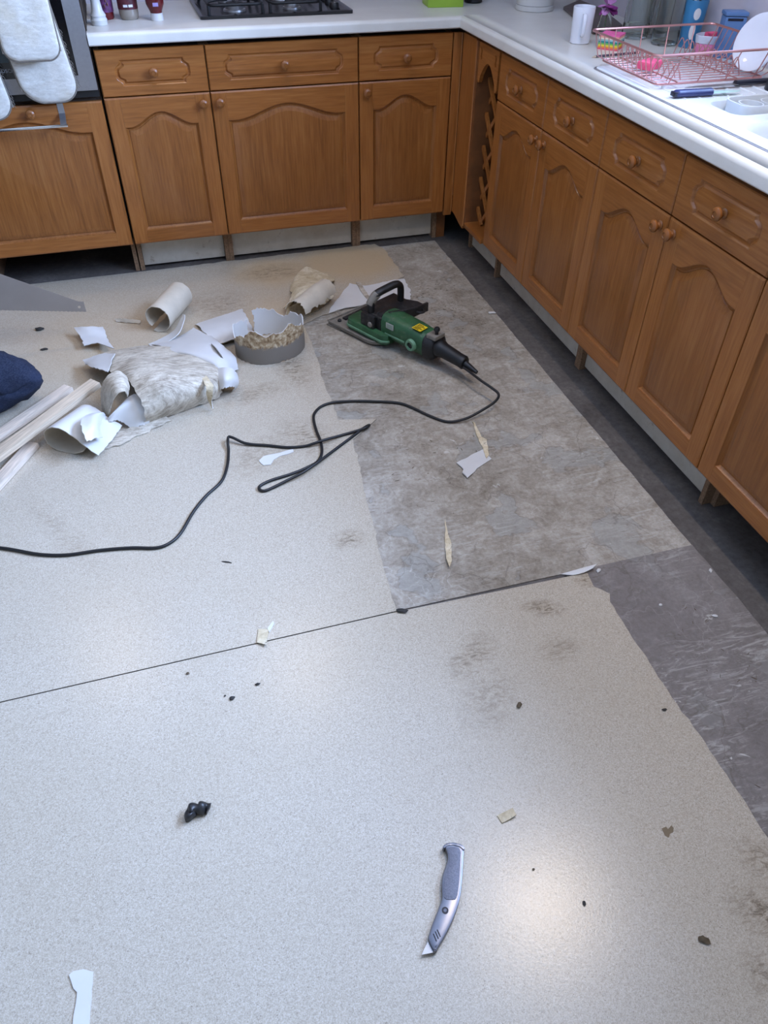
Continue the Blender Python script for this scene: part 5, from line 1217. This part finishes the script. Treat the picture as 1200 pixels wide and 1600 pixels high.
# canister, green box, black pot at the corner
cn = thing('canister', 'white round canister with a grooved base in the worktop corner', 'canister', (.325, .045, ZC_))
CER = plain('grey_white_enamel', srgb(206, 205, 202), .3, var=.02)
obj('base_ring', lathe([(0, 0), (.076, 0), (.079, .003), (.079, .018), (.077, .0195), (0, .0195)], 40), CER, cn)
obj('body', lathe([(0, .0205), (.077, .0205), (.0775, .024), (.074, .15), (.066, .17), (0, .172)], 40), CER, cn)
obj('knob', lathe([(0, .172), (.012, .173), (.009, .182), (.016, .194), (.010, .203), (0, .204)], 20), CER, cn)
obj('groove', lathe([(.0765, .0196), (.0768, .0196), (.0768, .0204), (.0765, .0204)], 40), DARKM, cn)
gb = thing('green_box', 'lime green box at the back of the worktop near the corner', 'box', (-.010, .232, ZC_), math.radians(-7))
LIME = plain('lime_green_card', srgb(150, 186, 62), .5, var=.05, scale=6)
obj('carton', B(-.075, .075, -.06, .06, 0, .13, bev=.002), LIME, gb); obj('lid', B(-.077, .077, -.062, .062, .1305, .15, bev=.002), LIME, gb); obj('label_panel', B(-.05, .05, -.0608, -.0602, .04, .11), plain('pale_green_panel', srgb(196, 214, 130), .5), gb)
lathe_obj('pot', [(0, 0), (.034, 0), (.038, .004), (.040, .09), (.037, .10), (.035, .098), (.036, .01), (0, .006)], BLK, (.140, .262, ZC_), 'black round pot beside the lime green box', 'pot')

# ------------------------------------------------------------ gas hob
hx0, hx1, hy0, hy1 = -1.028, -.424, .128, .57
hb = thing('gas_hob', 'black gas hob with cast iron pan supports on the back worktop', 'hob', ((hx0+hx1)/2, (hy0+hy1)/2, ZC_))
HW, HD = (hx1-hx0)/2, (hy1-hy0)/2
HOBM = plain('black_hob_enamel', srgb(24, 24, 27), .22, var=.3); IRON = plain('cast_iron', srgb(22, 22, 24), .55, var=.3)
bm = bmesh.new()
O = [bm.verts.new((x, y, 0)) for x, y in rrect(-HW, HW, -HD, HD, .012, 3)]; O2 = [bm.verts.new((x, y, .011)) for x, y in rrect(-HW, HW, -HD, HD, .012, 3)]; O3 = [bm.verts.new((x, y, .013)) for x, y in rrect(-HW+.010, HW-.010, -HD+.010, HD-.010, .012, 3)]; O4 = [bm.verts.new((x, y, .009)) for x, y in rrect(-HW+.016, HW-.016, -HD+.016, HD-.016, .010, 3)]
for P, Q in ((O, O2), (O2, O3), (O3, O4)):
    for i in range(len(P)): bm.faces.new((P[i], P[(i+1) % len(P)], Q[(i+1) % len(P)], Q[i]))
bm.faces.new(O4); obj('hob_plate', bm, HOBM, hb)
for bx_, by_, r in ((-.155, -.105, .036), (.075, -.105, .030), (-.155, .115, .030), (.075, .115, .040)):
    b = obj('burner', lathe([(0, 0), (r*1.25, 0), (r*1.2, .006), (r, .008), (r, .018), (r*.95, .020), (0, .020)], 28, origin=(bx_, by_, .009)), STEEL, hb)
    obj('burner_cap', lathe([(0, .0202), (r*.9, .0202), (r*.92, .024), (r*.86, .028), (0, .029)], 28, origin=(bx_, by_, .009)), IRON, b)
for gx0, gx1 in ((-.275, -.042), (-.036, .19)):
    cxm = (gx0+gx1)/2
    bm = bmesh.new()
    loop = [(x, y, .040) for x, y in rrect(gx0+.012, gx1-.012, -HD+.035, HD-.03, .03, 4)]
    tube(loop, .0055, 8, closed=True, bm=bm)
    obj('pan_support', bm, IRON, hb)
    for y in (-.105, .115):
        for dx, dy in ((1, 0), (-1, 0), (0, 1), (0, -1)):
            ex = (gx1-.012 if dx > 0 else gx0+.012) if dx else cxm
            ey = (y+.10*dy) if dy else y
            ey = max(-HD+.035, min(HD-.03, ey))
            p0 = (ex, ey, .040); p1 = (cxm+dx*.022, y+dy*.022, .046)
            obj('support_bar', tube([p0, ((p0[0]+p1[0])/2, (p0[1]+p1[1])/2, .046), p1], .005, 8), IRON, hb)
    for x in (gx0+.012, gx1-.012):
        for y in (-HD+.045, HD-.04): obj('support_foot', tube([(x, y, .009), (x, y, .038)], .0065, 8), IRON, hb)
for k in range(4):
    o = obj('hob_knob', lathe([(0, 0), (.020, 0), (.019, .014), (.016, .018), (0, .018)], 20, origin=(.245, -.13+k*.085, .0092)), BLK, hb)
    obj('knob_pointer', B(.2435, .2465, -.13+k*.085-.015, -.13+k*.085+.002, .0274, .0282), PALEPR, o)

# ------------------------------------------------------------ condiments at the left end
lathe_obj('pepper_mill', [(0, 0), (.027, 0), (.029, .003), (.028, .012), (.030, .016), (.026, .024), (.028, .030), (.020, .045), (.0165, .075), (.022, .105), (.024, .112), (.014, .118), (.024, .135), (.022, .155), (.008, .168), (0, .170)], CER, (-1.398, .125, ZC_), 'white turned pepper mill at the left end of the worktop', 'mill', 28)
MAROON = plain('dark_red_sauce', srgb(96, 26, 30), .22, var=.15, scale=20); PURP = plain('purple_label', srgb(96, 48, 92), .5, var=.5, scale=60); GOLD = plain('gold_print', srgb(206, 158, 60), .5, var=.3, scale=80)
b1x, b1y = (-1.3706,0.2393,0.9300)[:2]; b2x, b2y = (-1.2860,0.2192,0.9300)[:2]; b3x, b3y = (-1.1864,0.1688,0.9300)[:2]
b1 = thing('sauce_bottle', 'dark red sauce bottle with a purple and gold label next to the pepper mill', 'bottle', (b1x, b1y, ZC_), 0, 'condiment bottles left of the hob')
obj('bottle', lathe([(0, 0), (.026, 0), (.029, .004), (.030, .10), (.024, .13), (.014, .16), (.014, .19), (0, .19)], 28), MAROON, b1)
obj('label_band', lathe([(.0302, .024), (.0308, .024), (.0312, .095), (.0306, .095)], 28), PURP, b1)
for k, (z, a) in enumerate(((.045, -88), (.062, -76), (.070, -95), (.05, -66))): obj('label_flower', lathe([(0, .0006), (.0045, .0006), (.006, 0)], 10, 'x', (.0313*math.cos(math.radians(a)), .0313*math.sin(math.radians(a)), z)), GOLD, b1).rotation_euler = (0, 0, 0)
b2 = thing('condiment_jar', 'glass jar with a dark red label standing between two sauce bottles', 'jar', (b2x, b2y, ZC_), 0, 'condiment bottles left of the hob')
obj('jar', lathe([(0, 0), (.029, 0), (.034, .006), (.036, .018), (.036, .10), (.028, .12), (.028, .135), (0, .135)], 28), plain('greyish_jar_glass', srgb(150, 140, 128), .12, var=.1), b2)
obj('label_band', lathe([(.0362, .034), (.0368, .034), (.0368, .098), (.0362, .098)], 28), plain('dark_red_label', srgb(86, 34, 42), .5, var=.5, scale=60), b2)
for a in (-100, -72): obj('label_print', B(-.008, .008, -.0004, .0004, -.004, .004), PALEPR, b2).location = (0, 0, 0)
for o, a in zip([c for c in b2.children if c.name.startswith('label_print')], (-104, -74)):
    o.location = (.0371*math.cos(math.radians(a)), .0371*math.sin(math.radians(a)), .046); o.rotation_euler = (0, 0, math.radians(a+90))
obj('jar_lid', lathe([(0, .1355), (.031, .1355), (.031, .150), (0, .151)], 28), GOLD, b2)
b3 = thing('sauce_bottle', 'upside down dark red squeeze bottle standing on its white cap', 'bottle', (b3x, b3y, ZC_), 0, 'condiment bottles left of the hob')
obj('cap', lathe([(0, 0), (.023, 0), (.0235, .002), (.0225, .024), (0, .024)], 28), plain('white_cap', srgb(214, 213, 212), .4, var=.02), b3)
obj('bottle', lathe([(0, .0242), (.022, .0242), (.023, .030), (.033, .052), (.034, .07), (.033, .16), (.026, .175), (0, .178)], 28), MAROON, b3)
obj('label_print', B(-.010, .010, -.0353, -.0338, .048, .060, bev=.0005), plain('lilac_print', srgb(156, 140, 190), .5, var=.2), b3)

# ------------------------------------------------------------ oven gloves over the oven handle
COTTON = NT('quilted_cotton'); _v = COTTON.coord(); _n = COTTON.noise(COTTON.coord((1, 1, 2.2)), 26, 5, .65); _w = COTTON.noise(_v, 7, 3)
COTTON.color(COTTON.mix(COTTON.ramp(_w, [(.5, 0.0), (.7, .55)]), COTTON.ramp(_n, [(.3, srgb(196, 190, 178)), (.7, srgb(222, 218, 208))]), srgb(190, 174, 142))); COTTON.set(.9, spec=.2); COTTON.bump(_n, .6, .006); COTTON = COTTON.m
PIPING = plain('grey_piping', srgb(120, 112, 102), .9, var=.2, scale=120)
def pad(name, x0, x1, z0, z1, y, th, mat, parent, r=.06, seed=0, lean=0.0, sh=0.0):
    """hanging cushion with a rounded lower end and a plain top"""
    n = 10; w = x1-x0; pts = [(x1, z1)]
    pts += [(x0, z1)] if False else []
    out = [(x1, z1), (x0, z1)]
    for k in range(n+1): a = PI+PI/2*k/n; out.append((x0+r+r*math.cos(a), z0+r+r*math.sin(a)))
    for k in range(n+1): a = 1.5*PI+PI/2*k/n; out.append((x1-r+r*math.cos(a), z0+r+r*math.sin(a)))
    out = [(x+sh*(z1-z)/(z1-z0), z) for x, z in out]
    bm = bmesh.new(); cx, cz = (x0+x1+sh)/2, (z0+z1)/2; rings = []
    for s, d in ((1, 0), (.97, .62), (.90, .88), (.75, 1.0), (.5, 1.03), (.25, 1.0)):
        rings.append(([(cx+(x-cx)*s, cz+(z-cz)*s) for x, z in out], d))
    m = len(out)
    for sgn in (-1, 1):
        prev = None
        for pl_, d in rings:
            vs = []
            for x, z in pl_:
                q = noise.noise(Vector((x*22+seed, z*16, 0)))*.12+noise.noise(Vector((x*50+seed, z*80, 3)))*.06
                vs.append(bm.verts.new((x, y+sgn*th/2*(d+(q if d > .5 else 0))+lean*(z1-z), z)))
            if prev:
                for i in range(m): bm.faces.new((prev[i], prev[(i+1) % m], vs[(i+1) % m], vs[i]))
            prev = vs
        bm.faces.new(prev)
    bmesh.ops.remove_doubles(bm, verts=bm.verts, dist=.0001)
    o = obj(name, bm, mat, parent, ang=70)
    edge = [(x, y+lean*(z1-z), z) for x, z in out[1:]+[out[0]]]
    obj('piping', tube(catmull(edge, 2), .0035, 8), PIPING, o)
    return o
def glove(x0, x1, zb, zf, label, seed):
    t = thing('oven_glove', label, 'oven glove', (0, 0, 0), 0, 'oven gloves hanging on the oven handle')
    pad('back_pad', x0-.05, x1-.05, zb, 1.168, -.0455, .020, COTTON, t, .07, seed, 0.0, .05)
    pad('front_pad', x0-.022, x1-.030, zf, 1.168, -.107, .026, COTTON, t, .045, seed+7)
    obj('fold', B(x0-.02, x1-.032, -.12, -.036, 1.19, 1.205, bev=.006), COTTON, t)
    obj('fold_side', B(x0-.02, x1-.032, -.12, -.098, 1.150, 1.19, bev=.006), COTTON, t); obj('fold_side', B(x0-.02, x1-.032, -.054, -.037, 1.150, 1.19, bev=.006), COTTON, t)
    rnd = random.Random(seed); bm = bmesh.new()
    for k in range(16):
        z = zb+.05+k*.012; x = x1-.05*(z-zb)/(1.168-zb)+.002; L = rnd.uniform(.004, .012)
        tube([(x-.004, -.046, z), (x+L*.6, -.047, z-L*.6), (x+L, -.046, z-L*1.6)], .0010, 5, bm=bm)
    f = obj('frayed_fringe', bm, PIPING, t); return t
glove(-1.706, -1.512, .722, .868, 'cream oven glove with frayed edge hanging at the right on the oven handle', 1)
glove(-1.935, -1.752, .676, .905, 'cream oven glove hanging at the left on the oven handle, mostly out of view', 5)

# ------------------------------------------------------------ kneeling person (only one knee is in view)
DEN = NT('dark_blue_denim'); _v = DEN.coord(); _n = DEN.noise(_v, 9, 5, .65); _f = DEN.noise(DEN.coord((1, 1, 3)), 160, 3, .7)
DEN.color(DEN.mix(DEN.ramp(_f, [(.4, 0.0), (.7, .35)]), DEN.ramp(_n, [(.3, srgb(20, 24, 38)), (.7, srgb(34, 42, 62))]), srgb(76, 82, 98))); DEN.set(.9, spec=.2); DEN.bump(_f, .3, .002); DEN = DEN.m
SHIRT = plain('dark_work_shirt', srgb(58, 60, 66), .9, var=.15); SKIN = plain('skin', srgb(196, 146, 118), .5, var=.05); HAIR = plain('short_brown_hair', srgb(58, 42, 32), .7, var=.3, scale=90); BOOT = plain('brown_work_boot', srgb(78, 58, 42), .6, var=.2)
pr_ = thing('person', 'person in dark blue jeans kneeling at the left edge, one knee in view', 'person', (-2.165, -1.0, 0))
def skinmesh(name, verts, edges, radii, mat, parent, root=0, sub=2, disp=0.0, dscale=10):
    me = bpy.data.meshes.new(name); me.from_pydata(verts, edges, []); o = bpy.data.objects.new(name, me); COL.objects.link(o)
    o.modifiers.new('skin', 'SKIN'); s = me.skin_vertices[0].data
    for i, r in enumerate(radii): s[i].radius = (r, r) if not isinstance(r, tuple) else r
    s[root].use_root = True
    m = o.modifiers.new('sub', 'SUBSURF'); m.levels = sub; m.render_levels = sub
    dg = bpy.context.evaluated_depsgraph_get(); dg.update()
    me2 = bpy.data.meshes.new_from_object(o.evaluated_get(dg)); bpy.data.objects.remove(o); bpy.data.meshes.remove(me)
    if disp:
        for v in me2.vertices:
            p = v.co
            w = noise.noise(p*dscale)*.6+abs(noise.noise(Vector((p.x*dscale*1.2, p.y*dscale*1.2, p.z*dscale*3.2))))*.9-.3
            v.co = p+v.normal*w*disp
    for v in me2.vertices: v.co.z = max(v.co.z, .0045)
    me2.materials.clear(); me2.materials.append(mat); me2.name = name; me2.shade_smooth()
    return link_obj(name, me2, parent)
ox, oy = -2.25, -1.0
def LP(*a): return [(x-ox, y-oy, z) for x, y, z in a]
# jeans : pelvis, two thighs, two shins folded under
jv = LP((-2.42, -1.02, .36), (-2.37, -.96, .33), (-2.16, -.93, .215), (-1.955, -.905, .105), (-1.905, -.905, .085), (-2.02, -.93, .075), (-2.22, -.99, .072), (-2.42, -1.04, .075),
        (-2.37, -1.12, .33), (-2.22, -1.24, .215), (-2.08, -1.33, .11), (-2.04, -1.34, .085), (-2.14, -1.33, .072), (-2.30, -1.29, .07), (-2.46, -1.24, .075), (-2.41, -1.03, .46))
je = [(0, 1), (1, 2), (2, 3), (3, 4), (4, 5), (5, 6), (6, 7), (0, 8), (8, 9), (9, 10), (10, 11), (11, 12), (12, 13), (13, 14), (0, 15)]
jr = [.15, .105, .098, .084, .076, .068, .066, .054, .105, .098, .084, .074, .068, .066, .054, .15]
obj_j = skinmesh('jeans', jv, je, jr, DEN, pr_, 0, 3, .013, 15)
bv = LP((-2.41, -1.03, .41), (-2.36, -1.0, .66), (-2.29, -.97, .84), (-2.25, -.95, .92), (-2.225, -.93, 1.0), (-2.205, -.915, 1.045), (-2.178, -.905, 1.105), (-2.172, -.90, 1.165),
        (-2.28, -.79, .88), (-2.33, -.66, .60), (-2.235, -.545, .34), (-2.205, -.522, .285),
        (-2.29, -1.14, .88), (-2.30, -1.20, .70), (-2.24, -1.16, .50), (-2.20, -1.10, .36))
be = [(0, 1), (1, 2), (2, 3), (3, 4), (4, 5), (5, 6), (6, 7), (3, 8), (8, 9), (9, 10), (10, 11), (3, 12), (12, 13), (13, 14), (14, 15)]
brd = [(.15, .12), (.145, .115), (.155, .115), (.10, .09), .046, .050, .088, .078, .066, .044, .030, .030, .066, .046, .036, .034]
bo = skinmesh('body', bv, be, brd, SKIN, pr_, 0, 3)
bo.data.materials.append(SHIRT)
_arms = [(Vector(bv[10]), Vector(bv[9])), (Vector(bv[15]), Vector(bv[14]))]
for p in bo.data.polygons:
    c = p.center; skin = c.z > .99
    for w, e in _arms:
        d = e-w
        if (c-w).length < .16 and (c-w).dot(d.normalized()) < .075: skin = True
    if not skin: p.material_index = 1
def ring_round(c, axis, r, th):
    axis = Vector(axis).normalized(); a = axis.orthogonal().normalized(); b = axis.cross(a); c = Vector(c)
    return tube([c+(a*math.cos(2*PI*k/20)+b*math.sin(2*PI*k/20))*r for k in range(20)], th, 8, closed=True)
col_c = Vector(bv[3]).lerp(Vector(bv[4]), .62); obj('collar', ring_round(col_c, Vector(bv[4])-Vector(bv[3]), .060, .022), SHIRT, bo)
for w, e in _arms: obj('cuff', ring_round(w+(e-w).normalized()*.078, e-w, .030, .016), SHIRT, bo)
hr = lathe([(.086, .0), (.090, .03), (.082, .065), (.055, .092), (0, .102)], 24); o = obj('hair', hr, HAIR, pr_); o.location = (-2.185-ox, -.905-oy, 1.125); o.rotation_euler = (0, math.radians(-8), 0)
for dy in (-.03, .03): obj('eye', lathe([(0, .008), (.006, .006), (.008, 0)], 12, 'x', (-2.105-ox, -.905-oy+dy, 1.10)), PALEPR, pr_)
obj('nose', tube([(-2.105-ox, -.905-oy, 1.10), (-2.085-ox, -.905-oy, 1.075), (-2.105-ox, -.905-oy, 1.068)], [.006, .012, .009], 8), SKIN, pr_)
for yy, xx in ((-1.045, -2.47), (-1.24, -2.51)):
    obj('boot', tube([(xx+.04-ox, yy-oy, .06), (xx-.03-ox, yy-oy, .055), (xx-.06-ox, yy-oy, .10), (xx-.07-ox, yy-oy, .19)], [.048, .05, .045, .038], 14), BOOT, pr_)
# fingers closed round the saw handle and relaxed on the thigh
for hx, hy, hz, dr in ((-2.195, -.535, .290, 1), (-2.19, -1.09, .34, -1)):
    for k in range(4):
        b = Vector((hx-ox+.012*(k-1.5), hy-oy+.018*dr, hz-.012)); L = (.030, .034, .032, .025)[k]
        obj('finger', tube(catmull([b, b+Vector((.008, .012*dr, -L*.6)), b+Vector((.010, -.004*dr, -L*1.1)), b+Vector((.006, -.016*dr, -L*1.15))], 3), [.0085]*9+[.007, .004], 8), SKIN, pr_)
    b = Vector((hx-ox+.022, hy-oy-.004, hz+.004)); obj('thumb', tube(catmull([b, b+Vector((.022, .004, -.012)), b+Vector((.034, .006, -.030))], 3), [.010]*5+[.008, .005], 8), SKIN, pr_)

# ------------------------------------------------------------ handsaw held in that hand
SAWM = plain('grey_saw_steel', srgb(150, 138, 126), .45, .2, var=.05, scale=12)
sw = thing('handsaw', 'grey steel handsaw blade pointing in from the left edge above the floor', 'saw', (0, 0, 0))
tipT = Vector((-1.6468,-0.5200,0.1718)); tipB = Vector((-1.6466,-0.5200,0.1265)); midB = Vector((-1.9355,-0.5200,0.1729)); midT = Vector((-1.8939,-0.5200,0.3056))
hT = midT+(midT-tipT)*.45; hB = midB+(midB-tipB)*.45
mid = Vector((-1.6659,-0.5200,0.1680))
bm = bmesh.new()
pts = [tipB, tipB+(tipT-tipB)*.9, mid+Vector((.002, 0, .002)), midT, hT, hB]
teeth = []
nT = 60
for k in range(1, nT):
    q = hB+(tipB-hB)*k/nT; teeth.append(q+Vector((0, 0, (-.0016 if k % 2 else .0008))))
pts = pts+teeth
A = [bm.verts.new(p+Vector((0, -.0005, 0))) for p in pts]; C = [bm.verts.new(p+Vector((0, .0005, 0))) for p in pts]; n = len(pts)
hc = tipB+(tipT-tipB)*.48+Vector((-.020, 0, 0))
holep = [(hc.x+.0052*math.cos(2*PI*k/12), hc.z+.0052*math.sin(2*PI*k/12)) for k in range(12)]
HA = [bm.verts.new((x, hc.y-.0005, z)) for x, z in holep]; HC = [bm.verts.new((x, hc.y+.0005, z)) for x, z in holep]
for V, Hh in ((A, HA), (C, HC)):
    av = V+Hh
    for tri in tessellate_polygon([[Vector((v.co.x, v.co.z, 0)) for v in V], [Vector((v.co.x, v.co.z, 0)) for v in Hh]]): bm.faces.new([av[i] for i in tri])
for P, Q in ((A, C), (HA, HC)):
    for i in range(len(P)): bm.faces.new((P[i], P[(i+1) % len(P)], Q[(i+1) % len(P)], Q[i]))
obj('blade', bm, SAWM, sw, ang=20)
hcx, hcz = (hT.x+hB.x)/2, (hT.z+hB.z)/2
rg = [(hcx-.035+.045*math.cos(a)*(1+.15*math.sin(a)), -.52, hcz+.062*math.sin(a)) for a in [2*PI*k/24 for k in range(24)]]
obj('saw_handle', tube(rg, .014, 10, closed=True), BLK, sw)
